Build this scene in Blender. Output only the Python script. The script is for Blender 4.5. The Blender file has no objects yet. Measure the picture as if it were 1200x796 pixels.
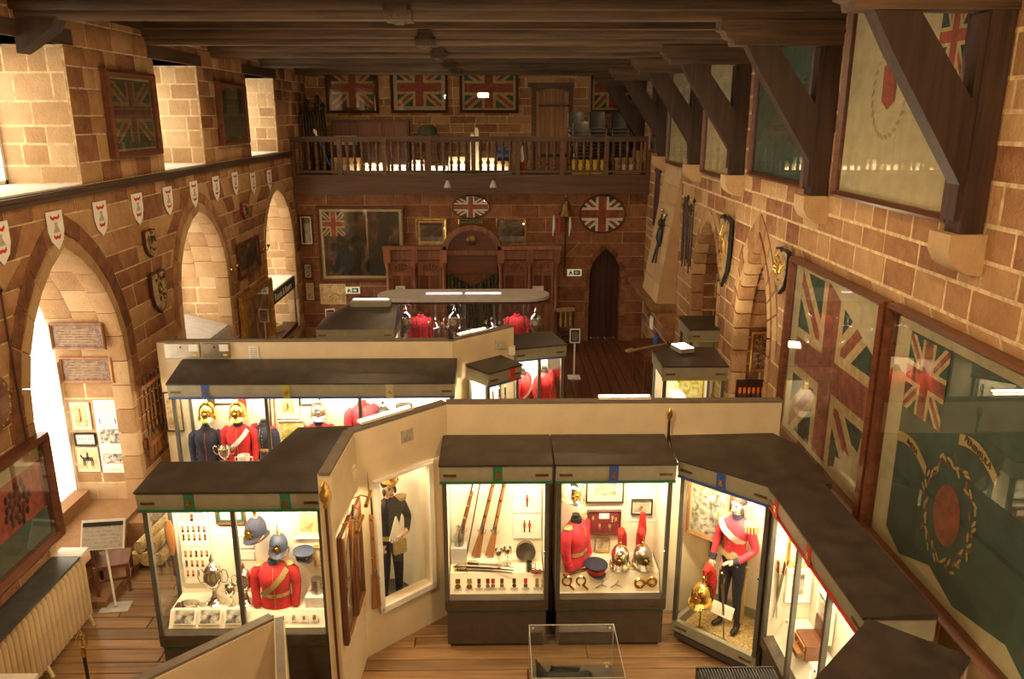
import bpy, math, random
from mathutils import Vector, Matrix
PI = math.pi
random.seed(7)
SC = bpy.context.scene
COL = SC.collection
# ------------------------------------------------------------------ camera, world, exposure
cam = bpy.data.objects.new('camera', bpy.data.cameras.new('camera'))
COL.objects.link(cam)
cam.location = (0, 0, 5.9)
cam.rotation_euler = (math.radians(90 - 15.71), 0, math.radians(-0.826))
cam.data.sensor_width = 36
cam.data.lens = 28.05
cam.data.clip_start = .05
SC.camera = cam
SC.view_settings.view_transform = 'Standard'
SC.view_settings.look = 'None'
SC.view_settings.gamma = 1
SC.view_settings.use_curve_mapping = False
SC.view_settings.exposure = 0.35
world = bpy.data.worlds.new('overcast_sky')
SC.world = world
world.use_nodes = True
bg = world.node_tree.nodes['Background']
bg.inputs[0].default_value = (1, .86, .66, 1)
bg.inputs[1].default_value = 5.0
WARM = (1, .66, .33)
def lamp(name, kind, loc, power, col=WARM, rot=(0, 0, 0), size=(1, 1), spot=1.2, parent=None):
    d = bpy.data.lights.new(name, kind)
    d.energy = power; d.color = col
    if kind == 'AREA':
        d.shape = 'RECTANGLE'; d.size, d.size_y = size
    elif kind == 'SPOT':
        d.spot_size = spot; d.spot_blend = .6; d.shadow_soft_size = size[0]
    else:
        d.shadow_soft_size = size[0]
    o = bpy.data.objects.new(name, d)
    COL.objects.link(o); o.location = loc; o.rotation_euler = rot
    if parent: o.parent = parent
    return o
# unseen area lamps added around the camera for the general room light
for x, y, p in ((-2.6, 2.2, 170), (1.6, 2.2, 150), (-.8, 5.2, 60)):
    lamp('room_fill', 'AREA', (x, y, 6.85), p, rot=(math.radians(48), 0, 0), size=(.5, .35))
for y, p in ((7.9, 55), (11.0, 60), (14.1, 70), (17.1, 60), (20.2, 70)):
    for x in (-3.0, 1.6): lamp('spot_fill', 'SPOT', (x, y, 7.12), p, size=(.04, .04), spot=2.5)  # fill spots added up between the beams, no real fittings there
# ------------------------------------------------------------------ materials
MT = {}
def _nodes(name):
    m = bpy.data.materials.new(name); m.use_nodes = True
    MT[name] = m
    nt = m.node_tree
    return m, nt, nt.nodes['Principled BSDF'], nt.nodes, nt.links
def ramp(nt, cols):
    r = nt.nodes.new('ShaderNodeValToRGB')
    e = r.color_ramp.elements
    while len(e) < len(cols): e.new(.5)
    for i, (p, c) in enumerate(cols):
        e[i].position = p; e[i].color = (*c, 1)
    return r
def pm(name, col, rough=.6, metal=0, var=.12, scale=9, bump=0, stretch=None, rnd=0, spec=.5, emit=0):
    """plain painted / cloth / metal surface with a little mottling"""
    m, nt, b, N, L = _nodes(name)
    tc = N.new('ShaderNodeTexCoord'); mp = N.new('ShaderNodeMapping'); nz = N.new('ShaderNodeTexNoise')
    L.new(tc.outputs['Object'], mp.inputs[0]); L.new(mp.outputs[0], nz.inputs['Vector'])
    if stretch: mp.inputs['Scale'].default_value = stretch
    nz.inputs['Scale'].default_value = scale; nz.inputs['Detail'].default_value = 5
    hsv = N.new('ShaderNodeHueSaturation'); hsv.inputs['Color'].default_value = (*col, 1)
    mr = N.new('ShaderNodeMapRange'); L.new(nz.outputs[0], mr.inputs[0])
    mr.inputs[1].default_value = .25; mr.inputs[2].default_value = .75
    mr.inputs[3].default_value = 1 - var * 2; mr.inputs[4].default_value = 1 + var * 2
    val = mr.outputs[0]
    if rnd:
        oi = N.new('ShaderNodeObjectInfo'); m2 = N.new('ShaderNodeMapRange'); L.new(oi.outputs['Random'], m2.inputs[0])
        m2.inputs[3].default_value = 1 - rnd; m2.inputs[4].default_value = 1 + rnd
        mu = N.new('ShaderNodeMath'); mu.operation = 'MULTIPLY'; L.new(val, mu.inputs[0]); L.new(m2.outputs[0], mu.inputs[1]); val = mu.outputs[0]
    L.new(val, hsv.inputs['Value']); L.new(hsv.outputs[0], b.inputs['Base Color'])
    b.inputs['Roughness'].default_value = rough; b.inputs['Metallic'].default_value = metal
    b.inputs['Specular IOR Level'].default_value = spec
    if bump:
        bp = N.new('ShaderNodeBump'); bp.inputs['Strength'].default_value = bump; bp.inputs['Distance'].default_value = .02
        L.new(nz.outputs[0], bp.inputs['Height']); L.new(bp.outputs[0], b.inputs['Normal'])
    if emit:
        b.inputs['Emission Color'].default_value = (*col, 1); b.inputs['Emission Strength'].default_value = emit
    return m
def stone(name, cols, bump=.5):
    m, nt, b, N, L = _nodes(name)
    at = N.new('ShaderNodeAttribute'); at.attribute_name = 'tint'
    tc = N.new('ShaderNodeTexCoord'); nz = N.new('ShaderNodeTexNoise'); n2 = N.new('ShaderNodeTexNoise')
    L.new(tc.outputs['Object'], nz.inputs['Vector']); L.new(tc.outputs['Object'], n2.inputs['Vector'])
    nz.inputs['Scale'].default_value = 5; nz.inputs['Detail'].default_value = 8; nz.inputs['Roughness'].default_value = .7
    n2.inputs['Scale'].default_value = 34; n2.inputs['Detail'].default_value = 4
    a = N.new('ShaderNodeMath'); a.operation = 'MULTIPLY_ADD'; L.new(nz.outputs[0], a.inputs[0]); a.inputs[1].default_value = .9; L.new(at.outputs['Fac'], a.inputs[2])
    s = N.new('ShaderNodeMath'); s.operation = 'SUBTRACT'; L.new(a.outputs[0], s.inputs[0]); s.inputs[1].default_value = .45
    r = ramp(nt, cols); L.new(s.outputs[0], r.inputs[0]); L.new(r.outputs[0], b.inputs['Base Color'])
    b.inputs['Roughness'].default_value = .88; b.inputs['Specular IOR Level'].default_value = .25
    ad = N.new('ShaderNodeMath'); L.new(nz.outputs[0], ad.inputs[0]); L.new(n2.outputs[0], ad.inputs[1])
    bp = N.new('ShaderNodeBump'); bp.inputs['Strength'].default_value = bump; bp.inputs['Distance'].default_value = .03
    L.new(ad.outputs[0], bp.inputs['Height']); L.new(bp.outputs[0], b.inputs['Normal'])
    return m
stone('sandstone', [(0, (.10, .04, .022)), (.3, (.24, .105, .05)), (.6, (.36, .195, .09)), (1, (.48, .31, .155))])
stone('pale_sandstone', [(0, (.26, .14, .065)), (.4, (.38, .235, .115)), (1, (.52, .37, .21))], .3)
pm('mortar', (.58, .43, .24), .95, var=.2, scale=14, bump=.4)
pm('plaster_stone', (.36, .19, .11), .85, var=.2, scale=3, bump=.15)
def wood(name, dark, light, axis, rough=.45, rnd=.25, sc=3.0, coat=0):
    m, nt, b, N, L = _nodes(name)
    tc = N.new('ShaderNodeTexCoord'); mp = N.new('ShaderNodeMapping'); nz = N.new('ShaderNodeTexNoise')
    s = [14, 14, 14]; s[axis] = .8
    mp.inputs['Scale'].default_value = s
    oi = N.new('ShaderNodeObjectInfo'); nz.noise_dimensions = '4D'
    mu = N.new('ShaderNodeMath'); mu.operation = 'MULTIPLY'; mu.inputs[1].default_value = 30; L.new(oi.outputs['Random'], mu.inputs[0]); L.new(mu.outputs[0], nz.inputs['W'])
    L.new(tc.outputs['Object'], mp.inputs[0]); L.new(mp.outputs[0], nz.inputs['Vector'])
    nz.inputs['Scale'].default_value = sc / 3; nz.inputs['Detail'].default_value = 9; nz.inputs['Roughness'].default_value = .65
    r = ramp(nt, [(.3, dark), (.72, light)]); L.new(nz.outputs[0], r.inputs[0])
    hsv = N.new('ShaderNodeHueSaturation'); L.new(r.outputs[0], hsv.inputs['Color'])
    m2 = N.new('ShaderNodeMapRange'); L.new(oi.outputs['Random'], m2.inputs[0]); m2.inputs[3].default_value = 1 - rnd; m2.inputs[4].default_value = 1 + rnd
    L.new(m2.outputs[0], hsv.inputs['Value']); L.new(hsv.outputs[0], b.inputs['Base Color'])
    b.inputs['Roughness'].default_value = rough
    b.inputs['Coat Weight'].default_value = coat
    bp = N.new('ShaderNodeBump'); bp.inputs['Strength'].default_value = .25; bp.inputs['Distance'].default_value = .01
    L.new(nz.outputs[0], bp.inputs['Height']); L.new(bp.outputs[0], b.inputs['Normal'])
    return m
wood('floor_oak_x', (.12, .058, .022), (.36, .21, .09), 0, .42)
wood('floor_oak_y', (.07, .025, .012), (.2, .075, .035), 1, .35)
wood('beam_oak_x', (.018, .009, .005), (.15, .085, .042), 0, .6)
wood('beam_oak_y', (.02, .010, .005), (.12, .065, .032), 1, .6)
wood('beam_oak_z', (.012, .006, .004), (.055, .026, .015), 2, .55)
wood('gallery_oak', (.045, .018, .009), (.16, .075, .036), 0, .5)
wood('door_oak', (.15, .065, .025), (.42, .22, .09), 2, .55)
wood('dark_oak', (.02, .008, .006), (.09, .03, .018), 2, .4)
wood('mahogany', (.06, .019, .01), (.18, .065, .03), 0, .3)
wood('mahogany_z', (.06, .019, .01), (.18, .065, .03), 2, .3)
wood('carved_oak', (.13, .045, .02), (.36, .15, .075), 2, .4)
wood('gunstock', (.12, .045, .016), (.36, .15, .05), 2, .35)
pm('white_partition', (.68, .57, .39), .55, var=.04, scale=4)
pm('cream_lining', (.80, .72, .56), .7, var=.03, scale=6)
pm('cap_grey', (.16, .13, .1), .5, var=.1)
pm('case_roof', (.042, .033, .026), .36, var=.25, scale=5)
pm('case_metal', (.28, .27, .2), .42, metal=.1, var=.06)
pm('case_post', (.13, .13, .115), .35, metal=.5, var=.06)
pm('case_base', (.06, .046, .032), .5, var=.12)
pm('white', (.78, .75, .68), .6, var=.04)
pm('paper', (.76, .70, .56), .8, var=.05, scale=20)
pm('grey_paper', (.42, .38, .3), .8, var=.15, scale=30)
pm('black', (.012, .011, .012), .5, var=.2)
pm('black_cloth', (.02, .019, .022), .85, var=.25, scale=30, bump=.2)
pm('navy', (.018, .02, .042), .8, var=.2, scale=30, bump=.2)
pm('helmet_blue', (.03, .045, .085), .5, var=.15)
pm('scarlet', (.52, .018, .024), .75, var=.12, scale=14, bump=.25)
pm('pink_red', (.58, .03, .05), .75, var=.12, scale=14, bump=.25)
pm('red', (.5, .03, .02), .6, var=.1)
pm('maroon', (.17, .018, .02), .7, var=.15)
pm('orange', (.75, .17, .02), .6, var=.1)
pm('yellow', (.78, .55, .02), .5, var=.05)
pm('blue', (.03, .08, .32), .5, var=.05)
pm('green', (.02, .13, .07), .6, var=.1)
pm('olive', (.3, .3, .03), .6, var=.1)
pm('silver', (.78, .76, .7), .16, metal=1, var=.05)
pm('steel', (.42, .4, .36), .3, metal=1, var=.1)
pm('brass', (.72, .46, .13), .22, metal=1, var=.1)
pm('gilt', (.62, .38, .1), .35, metal=.85, var=.2, bump=.2)
pm('gold_lace', (.45, .33, .13), .55, metal=.3, var=.2, scale=60)
pm('bronze', (.2, .13, .06), .4, metal=.9, var=.2)
pm('iron', (.05, .048, .045), .45, metal=.8, var=.2)
pm('skin', (.62, .42, .3), .5, var=.05)
pm('hair', (.035, .022, .015), .7, var=.3, scale=60, bump=.4)
pm('red_plume', (.5, .02, .015), .9, var=.3, scale=60, bump=.5)
pm('white_plume', (.75, .7, .62), .9, var=.15, scale=60, bump=.5)
pm('straw', (.42, .3, .12), .9, var=.3, scale=40, bump=.5)
pm('radiator_paint', (.5, .37, .21), .45, var=.06)
pm('grey_plastic', (.06, .062, .06), .4, var=.15)
pm('pale_grey', (.46, .44, .41), .5, var=.06)
pm('cardboard', (.42, .27, .13), .8, var=.12)
pm('carton_white', (.75, .66, .5), .7, var=.08)
pm('flag_red', (.30, .07, .045), .85, var=.2, scale=12)
pm('flag_cream', (.48, .36, .18), .85, var=.15, scale=12)
pm('flag_green', (.055, .085, .06), .85, var=.2, scale=12)
pm('flag_blue', (.035, .055, .075), .85, var=.2, scale=12)
pm('silk_cream', (.47, .4, .24), .8, var=.08, scale=5)
pm('silk_green', (.05, .085, .065), .8, var=.15, scale=5)
pm('silk_buff', (.36, .3, .16), .8, var=.12, scale=5)
pm('faded_green', (.05, .06, .035), .8, var=.2, scale=6)
def emitter(name, col, s):
    m, nt, b, N, L = _nodes(name)
    b.inputs['Base Color'].default_value = (*col, 1); b.inputs['Emission Color'].default_value = (*col, 1); b.inputs['Emission Strength'].default_value = s
emitter('tube_warm', (1, .82, .5), 14)
emitter('tube_pink', (1, .72, .92), 3)
emitter('lamp_glow', (1, .85, .6), 5)
emitter('exit_lit', (.75, .72, .5), .25)
def glassmat(name, tint, k=1.0):
    m = bpy.data.materials.new(name); m.use_nodes = True; MT[name] = m
    nt = m.node_tree; N, L = nt.nodes, nt.links
    N.remove(N['Principled BSDF'])
    tr = N.new('ShaderNodeBsdfTransparent'); tr.inputs[0].default_value = (*tint, 1)
    gl = N.new('ShaderNodeBsdfGlossy'); gl.inputs['Roughness'].default_value = .01
    lw = N.new('ShaderNodeLayerWeight'); lw.inputs[0].default_value = .5
    pw = N.new('ShaderNodeMath'); pw.operation = 'POWER'; pw.inputs[1].default_value = 5; L.new(lw.outputs['Facing'], pw.inputs[0])
    mu = N.new('ShaderNodeMath'); mu.operation = 'MULTIPLY_ADD'; mu.inputs[1].default_value = .85; mu.inputs[2].default_value = .055 * k; mu.use_clamp = True
    L.new(pw.outputs[0], mu.inputs[0])
    mx = N.new('ShaderNodeMixShader'); L.new(mu.outputs[0], mx.inputs[0]); L.new(tr.outputs[0], mx.inputs[1]); L.new(gl.outputs[0], mx.inputs[2])
    L.new(mx.outputs[0], N['Material Output'].inputs[0])
glassmat('glass', (.96, .97, .94))
glassmat('frame_glass', (.95, .96, .93), 2.2)
glassmat('crystal', (.72, .76, .72), 5)
def frosted():
    m = bpy.data.materials.new('window_glass'); m.use_nodes = True; MT['window_glass'] = m
    nt = m.node_tree; N, L = nt.nodes, nt.links
    N.remove(N['Principled BSDF'])
    tr = N.new('ShaderNodeBsdfTransparent'); tl = N.new('ShaderNodeBsdfTranslucent'); mx = N.new('ShaderNodeMixShader')
    mx.inputs[0].default_value = .5
    L.new(tr.outputs[0], mx.inputs[1]); L.new(tl.outputs[0], mx.inputs[2]); L.new(mx.outputs[0], N['Material Output'].inputs[0])
frosted()
def painting(name, cols, scale=3, detail=6, distort=1.2, rough=.35):
    m, nt, b, N, L = _nodes(name)
    tc = N.new('ShaderNodeTexCoord'); nz = N.new('ShaderNodeTexNoise'); L.new(tc.outputs['Object'], nz.inputs['Vector'])
    nz.inputs['Scale'].default_value = scale; nz.inputs['Detail'].default_value = detail; nz.inputs['Distortion'].default_value = distort
    n = len(cols); r = ramp(nt, [(.3 + .4 * i / (n - 1), c) for i, c in enumerate(cols)])
    L.new(nz.outputs[0], r.inputs[0]); L.new(r.outputs[0], b.inputs['Base Color']); b.inputs['Roughness'].default_value = rough
    b.inputs['Specular IOR Level'].default_value = .3
painting('battle_scene', [(.012, .012, .01), (.025, .022, .014), (.1, .05, .03), (.24, .17, .09)], 2.2)
pm('faded_buff', (.2, .15, .075), .8, var=.15)
pm('faded_red', (.13, .05, .03), .8, var=.15)
pm('worn_red', (.24, .075, .042), .85, var=.25, scale=10)
pm('worn_green', (.035, .065, .045), .85, var=.25, scale=10)
painting('old_landscape', [(.05, .025, .01), (.16, .08, .025), (.4, .22, .07), (.55, .36, .14)], 1.6)
painting('dark_portrait', [(.015, .012, .008), (.05, .03, .02), (.16, .09, .05), (.35, .25, .16)], 4)
painting('engraving', [(.15, .12, .09), (.4, .34, .25), (.62, .54, .4), (.68, .6, .46)], 14, 8, .5)
painting('photo_print', [(.04, .035, .03), (.18, .16, .13), (.5, .46, .38), (.72, .68, .58)], 16, 8, .4)
painting('green_print', [(.25, .22, .04), (.5, .42, .1), (.65, .6, .3), (.75, .68, .45)], 9)
painting('sepia_print', [(.3, .19, .08), (.55, .38, .18), (.66, .5, .27), (.7, .56, .34)], 8)
painting('group_portrait', [(.03, .03, .02), (.15, .06, .03), (.4, .25, .14), (.6, .5, .4)], 14, 8)
painting('plaque_bronze', [(.08, .045, .03), (.13, .075, .05), (.19, .12, .08), (.24, .16, .11)], 24, 8, .3)
painting('heraldic', [(.03, .025, .02), (.3, .2, .08), (.5, .38, .2), (.25, .06, .04)], 9, 6)
painting('dark_curtain', [(.008, .01, .006), (.02, .022, .01), (.07, .07, .03), (.03, .03, .02)], 14, 6)
painting('slate_roof', [(.02, .02, .02), (.03, .03, .028), (.04, .04, .036), (.05, .05, .045)], 6)
# ------------------------------------------------------------------ mesh kit
def rotz(a): return Matrix.Rotation(a, 4, 'Z')
def frame_of(p, q):
    d = Vector(q) - Vector(p); z = d.normalized()
    x = Vector((0, 0, 1)).cross(z)
    if x.length < 1e-4: x = Vector((1, 0, 0))
    x.normalize(); y = z.cross(x)
    return Matrix((x, y, z)).transposed().to_4x4(), d.length
class MB:
    def __init__(s): s.v = []; s.f = []; s.m = []; s.t = []
    def add(s, vs, fs, mi=0, t=None):
        o = len(s.v); s.v += [tuple(v) for v in vs]
        for f in fs: s.f.append([i + o for i in f]); s.m.append(mi); s.t.append(t)
        return s
    def box(s, c, d, mi=0, rz=0, M=None, t=None):
        x, y, z = d[0] / 2, d[1] / 2, d[2] / 2
        vs = [Vector((a * x, b * y, e * z)) for a, b, e in ((-1,-1,-1),(1,-1,-1),(1,1,-1),(-1,1,-1),(-1,-1,1),(1,-1,1),(1,1,1),(-1,1,1))]
        R = M if M is not None else (rotz(rz) if rz else None)
        if R is not None: vs = [R @ v for v in vs]
        c = Vector(c)
        return s.add([v + c for v in vs], ((0,3,2,1),(4,5,6,7),(0,1,5,4),(1,2,6,5),(2,3,7,6),(3,0,4,7)), mi, t)
    def b2(s, x0, x1, y0, y1, z0, z1, mi=0):
        return s.box(((x0+x1)/2, (y0+y1)/2, (z0+z1)/2), (abs(x1-x0), abs(y1-y0), abs(z1-z0)), mi)
    def bar(s, p, q, w, h, mi=0):
        R, l = frame_of(p, q)
        return s.box((Vector(p) + Vector(q)) / 2, (w, h, l), mi, M=R)
    def tube(s, pts, r, n=8, mi=0, sx=1, cap=True):
        """round bar through pts; r a number or one radius for each point"""
        pts = [Vector(p) for p in pts]; k = len(pts)
        rs = r if isinstance(r, (list, tuple)) else [r] * k
        vs = []
        X = None
        for i, p in enumerate(pts):
            d = (pts[min(i + 1, k - 1)] - pts[max(i - 1, 0)]).normalized()
            if X is None:
                X = Vector((1, 0, 0)) if abs(d.x) < .9 else Vector((0, 1, 0))
            X = (X - d * X.dot(d)).normalized(); Yv = d.cross(X)
            for j in range(n):
                a = 2 * PI * j / n
                vs.append(p + (X * math.cos(a) * sx + Yv * math.sin(a)) * rs[i])
        fs = [(i*n+j, i*n+(j+1) % n, (i+1)*n+(j+1) % n, (i+1)*n+j) for i in range(k-1) for j in range(n)]
        if cap: fs += [tuple(reversed(range(n))), tuple(range((k-1)*n, k*n))]
        return s.add(vs, fs, mi)
    def lathe(s, prof, c=(0, 0, 0), n=14, mi=0, M=None, sx=1, sy=1):
        """prof: (radius, height) from the bottom up"""
        c = Vector(c); vs = []
        for r, z in prof:
            for j in range(n):
                a = 2 * PI * j / n
                v = Vector((r * math.cos(a) * sx, r * math.sin(a) * sy, z))
                vs.append((M @ v if M is not None else v) + c)
        k = len(prof)
        fs = [(i*n+j, i*n+(j+1) % n, (i+1)*n+(j+1) % n, (i+1)*n+j) for i in range(k-1) for j in range(n)]
        fs += [tuple(reversed(range(n))), tuple(range((k-1)*n, k*n))]
        return s.add(vs, fs, mi)
    def ell(s, c, r, mi=0, n=12, k=8, M=None):
        pr = [(max(1e-4, math.sin(PI * i / k)), -math.cos(PI * i / k)) for i in range(k + 1)]
        D = Matrix.Diagonal((r[0], r[1], r[2], 1))
        return s.lathe(pr, c, n, mi, (M @ D) if M is not None else D)
    def prism(s, poly, M, d0, d1, mi=0):
        """polygon in the local xy plane of M, run from local z d0 to d1"""
        n = len(poly)
        vs = [M @ Vector((x, y, d0)) for x, y in poly] + [M @ Vector((x, y, d1)) for x, y in poly]
        fs = [tuple(reversed(range(n))), tuple(range(n, 2*n))] + [(i, (i+1) % n, n+(i+1) % n, n+i) for i in range(n)]
        return s.add(vs, fs, mi)
    def strip(s, pts, off, w0, w1, mi=0):
        """moulding: outline pts (x,z) offset list, between y w0 and w1 (used for arches)"""
        n = len(pts)
        vs = []
        for (x, z), (x2, z2) in zip(pts, off):
            vs += [(x, w0, z), (x2, w0, z2), (x2, w1, z2), (x, w1, z)]
        fs = [(0, 1, 2, 3), tuple(4*(n-1)+i for i in (3, 2, 1, 0))]
        for i in range(n-1):
            for j in range(4): fs.append((4*i+j, 4*i+(j+1) % 4, 4*i+4+(j+1) % 4, 4*i+4+j))
        return s.add(vs, fs, mi)
    def mesh(s, name, mats, sharp=40):
        me = bpy.data.meshes.new(name)
        me.from_pydata(s.v, [], s.f)
        for mt in ([mats] if isinstance(mats, str) else mats): me.materials.append(MT[mt])
        me.polygons.foreach_set('material_index', s.m)
        if any(t is not None for t in s.t):
            a = me.attributes.new('tint', 'FLOAT', 'FACE'); a.data.foreach_set('value', [.5 if t is None else t for t in s.t])
        import bmesh
        bm = bmesh.new(); bm.from_mesh(me); bmesh.ops.recalc_face_normals(bm, faces=bm.faces); bm.to_mesh(me); bm.free()
        me.polygons.foreach_set('use_smooth', [True] * len(me.polygons))
        me.set_sharp_from_angle(angle=math.radians(sharp))
        return me
    def build(s, name, mats, parent=None, loc=None, rz=0, sharp=40):
        return link(name, s.mesh(name, mats, sharp), parent, loc, rz)
def link(name, me, parent=None, loc=None, rz=0):
    o = bpy.data.objects.new(name, me); COL.objects.link(o)
    if parent: o.parent = parent
    if loc: o.location = loc
    if rz: o.rotation_euler = (0, 0, rz)
    return o
def tag(o, label=None, cat=None, group=None, kind=None):
    if label: o['label'] = label
    if cat: o['category'] = cat
    if group: o['group'] = group
    if kind: o['kind'] = kind
    return o
def thing(name, label, cat, loc=(0, 0, 0), rz=0, group=None):
    o = bpy.data.objects.new(name, None); COL.objects.link(o)
    o.empty_display_size = .1
    o.location = loc; o.rotation_euler = (0, 0, rz)
    return tag(o, label, cat, group)
def copy_tree(o, parent=None):
    c = o.copy(); COL.objects.link(c); c.parent = parent
    for ch in list(o.children): copy_tree(ch, c)
    return c
def pxsize(p):
    """rough size on the picture of a 1 m thing at p (0 when out of view): picks which pieces become objects"""
    x, y, z = p
    z -= 5.9; d = y * .9627 - z * .2708; up = y * .2708 + z * .9627
    if d < .5: return 0
    u, v = 935 * x / d, 935 * up / d
    if abs(u) > 640 or abs(v) > 430: return 0
    return 935 / d
# ------------------------------------------------------------------ the building
XL, XR, YB, YF, YU, ZC = -5.25, 3.8, 20.8, -3.0, 22.6, 7.35
def arch_half(z, w, zs, za):
    """half width of a two-centred pointed arch at height z"""
    if z <= zs: return w
    if z >= za: return None
    h = za - zs; r = (w*w + h*h) / (2*w)
    return max(0, math.sqrt(max(0, r*r - (z-zs)**2)) - (r - w))
class Op:
    def __init__(s, c, w, z0, zs, za, grow=.13): s.c, s.w, s.z0, s.zs, s.za, s.g = c, w, z0, zs, za, grow
    def span(s, z, dz=0):
        g = s.g if s.za > s.zs else 0
        if z + 1e-6 < s.z0: return None
        if s.za <= s.zs:
            return (s.c - s.w, s.c + s.w) if z <= s.zs + 1e-6 else None
        h = arch_half(z, s.w + g, s.zs, s.za + g*1.3)
        return None if h is None else (s.c - h, s.c + h)
def cells(s0, s1, z0, z1, ops, hmin=.22, hmax=.34, cuts=()):
    """courses of a wall as (sl0, sl1, zl, sr0, sr1, zh) strips cut at the openings"""
    zs = sorted(set([z0, z1] + [o.z0 for o in ops if z0 < o.z0 < z1] + [o.zs for o in ops if o.za <= o.zs and z0 < o.zs < z1] + list(cuts)))
    levels = [zs[0]]
    for a, b in zip(zs, zs[1:]):
        n = max(1, round((b - a) / ((hmin + hmax) / 2)))
        ws = [random.uniform(hmin, hmax) for _ in range(n)]; t = sum(ws); z = a
        for w in ws: z += w * (b - a) / t; levels.append(z)
        levels[-1] = b
    out = []
    for zl, zh in zip(levels, levels[1:]):
        cur = [(s0, s0)]; iv = []
        for o in sorted(ops, key=lambda q: q.c):
            if zh <= o.z0 + 1e-4: continue
            a = o.span(zl + 1e-4); b = o.span(zh - 1e-4)
            if o.za <= o.zs and zl >= o.zs - 1e-4: continue
            if a is None: continue
            if b is None: b = (o.c, o.c)
            iv.append((a, b))
        l = (s0, s0)
        for a, b in iv:
            out.append((l[0], a[0], l[1], b[0], zl, zh)); l = (a[1], b[1])
        out.append((l[0], s1, l[1], s1, zl, zh))
    return out
def masonry(parent, to3, strips, depth, mat='sandstone', lmin=.3, lmax=.72, limit=300, name='stone', tint=(.2, .85), g=.011, proud=.022, shade=None):
    """bed of mortar (the wall body) and dressed stones standing proud of it.
    to3(s, z, d): point at distance s along the wall, height z, d out of the face"""
    body = MB(); blocks = []
    for a0, a1, b0, b1, zl, zh in strips:
        q = [(a0, zl), (a1, zl), (b1, zh), (b0, zh)]
        vs = [to3(s, z, -depth) for s, z in q] + [to3(s, z, 0) for s, z in q]
        body.add(vs, ((0,1,2,3),(4,5,6,7),(0,1,5,4),(1,2,6,5),(2,3,7,6),(3,0,4,7)))
        L = (a1 - a0 + b1 - b0) / 2
        if L < .06: continue
        cut = [0]
        while cut[-1] < 1:
            cut.append(cut[-1] + random.uniform(lmin, lmax) / L)
        cut[-1] = 1
        if len(cut) > 2 and (1 - cut[-2]) * L < lmin * .6: cut.pop(-2)
        for t0, t1 in zip(cut, cut[1:]):
            p = [a0 + (a1-a0)*t0, a0 + (a1-a0)*t1, b0 + (b1-b0)*t1, b0 + (b1-b0)*t0]
            j = [random.uniform(-.004, .004) for _ in range(4)]
            gl = g + j[0]; gr = g + j[1]
            P = [(p[0] + gl, zl + g), (p[1] - gr, zl + g + j[2]), (p[2] - gr, zh - g + j[3]), (p[3] + gl, zh - g)]
            if P[1][0] - P[0][0] < .02 and P[2][0] - P[3][0] < .02: continue
            if P[1][0] < P[0][0] or P[2][0] < P[3][0]: P = [(max(min(x, max(p[1], p[2])), min(p[0], p[3])), z) for x, z in P]
            d = random.uniform(.3, 1) * proud; c = .011
            ins = [(P[0][0]+c, P[0][1]+c), (P[1][0]-c, P[1][1]+c), (P[2][0]-c, P[2][1]-c), (P[3][0]+c, P[3][1]-c)]
            vs = [to3(s, z, -.004) for s, z in P] + [to3(s, z, d*.55) for s, z in P] + [to3(s, z, d) for s, z in ins]
            tv = random.uniform(*tint)
            if shade: tv += shade(P[0][0], zl)
            cen = to3((P[0][0]+P[1][0])/2, (zl+zh)/2, 0)
            blocks.append((pxsize(cen) ** 2 * (P[1][0]-P[0][0]) * (zh-zl), vs, tv))
    blocks.sort(key=lambda b: -b[0])
    fs = ((0,1,5,4),(1,2,6,5),(2,3,7,6),(3,0,4,7),(4,5,9,8),(5,6,10,9),(6,7,11,10),(7,4,8,11),(8,9,10,11))
    root = body.build(*parent[:2]) if isinstance(parent, tuple) else body.build('mortar_bed', 'mortar', parent)
    if isinstance(parent, tuple): tag(root, parent[2] if len(parent) > 2 else None, kind='structure')
    rest = MB()
    for i, (sz, vs, tv) in enumerate(blocks):
        if i < limit and sz > 30: MB().add(vs, fs, 0, tv).build(name, mat, root if isinstance(parent, tuple) else parent)
        else: rest.add(vs, fs, 0, tv)
    if rest.v: tag(rest.build('stonework', mat, root if isinstance(parent, tuple) else parent), kind='stuff')
    return root
def left3(s, z, d): return (XL + d, s, z)
def right3(s, z, d): return (XR - d, s, z)
def back3(s, z, d): return (s, YB - d, z)
def upper3(s, z, d): return (s, YU - d, z)
A1 = Op(9.57, 1.13, .45, 2.6, 4.35); A2 = Op(13.98, 1.12, .6, 2.9, 4.27); A3 = Op(18.95, 1.2, .6, 2.8, 4.2)
U = [Op(c, w, 5.05, 6.72, 0) for c, w in ((.5, .9), (4.9, .9), (9.35, .9), (13.72, .89), (18.38, 1.06))]
TW = 1.0
wl = masonry(('wall_left', 'mortar', 'reddish sandstone wall pierced by pointed arches and upper windows'), left3, cells(YF, YU, 0, ZC, [A1, A2, A3] + U), TW, limit=230)
N1 = Op(14.45, .87, 0, 2.9, 4.05); N2 = Op(11.6, .75, 0, 2.6, 4.05)
wr = masonry(('wall_right', 'mortar', 'sandstone wall with pale pointing and two pointed niches'), right3, cells(YF, YU, 0, ZC, [N1, N2]), .8, limit=230, tint=(.3, .95), g=.018, proud=.012)
D1 = Op(2.78, .41, 0, 1.75, 2.5)
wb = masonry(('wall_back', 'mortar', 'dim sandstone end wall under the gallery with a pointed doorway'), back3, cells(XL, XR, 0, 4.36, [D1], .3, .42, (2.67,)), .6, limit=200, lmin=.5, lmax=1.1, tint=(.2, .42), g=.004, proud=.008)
wu = masonry(('wall_back_gallery', 'mortar', 'sandstone wall behind the gallery balustrade'), upper3, cells(XL, XR, 4.3, ZC, [Op(1.41, .5, 4.4, 6.62, 0)], .2, .3), .4, limit=150, tint=(.35, .95))
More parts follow.
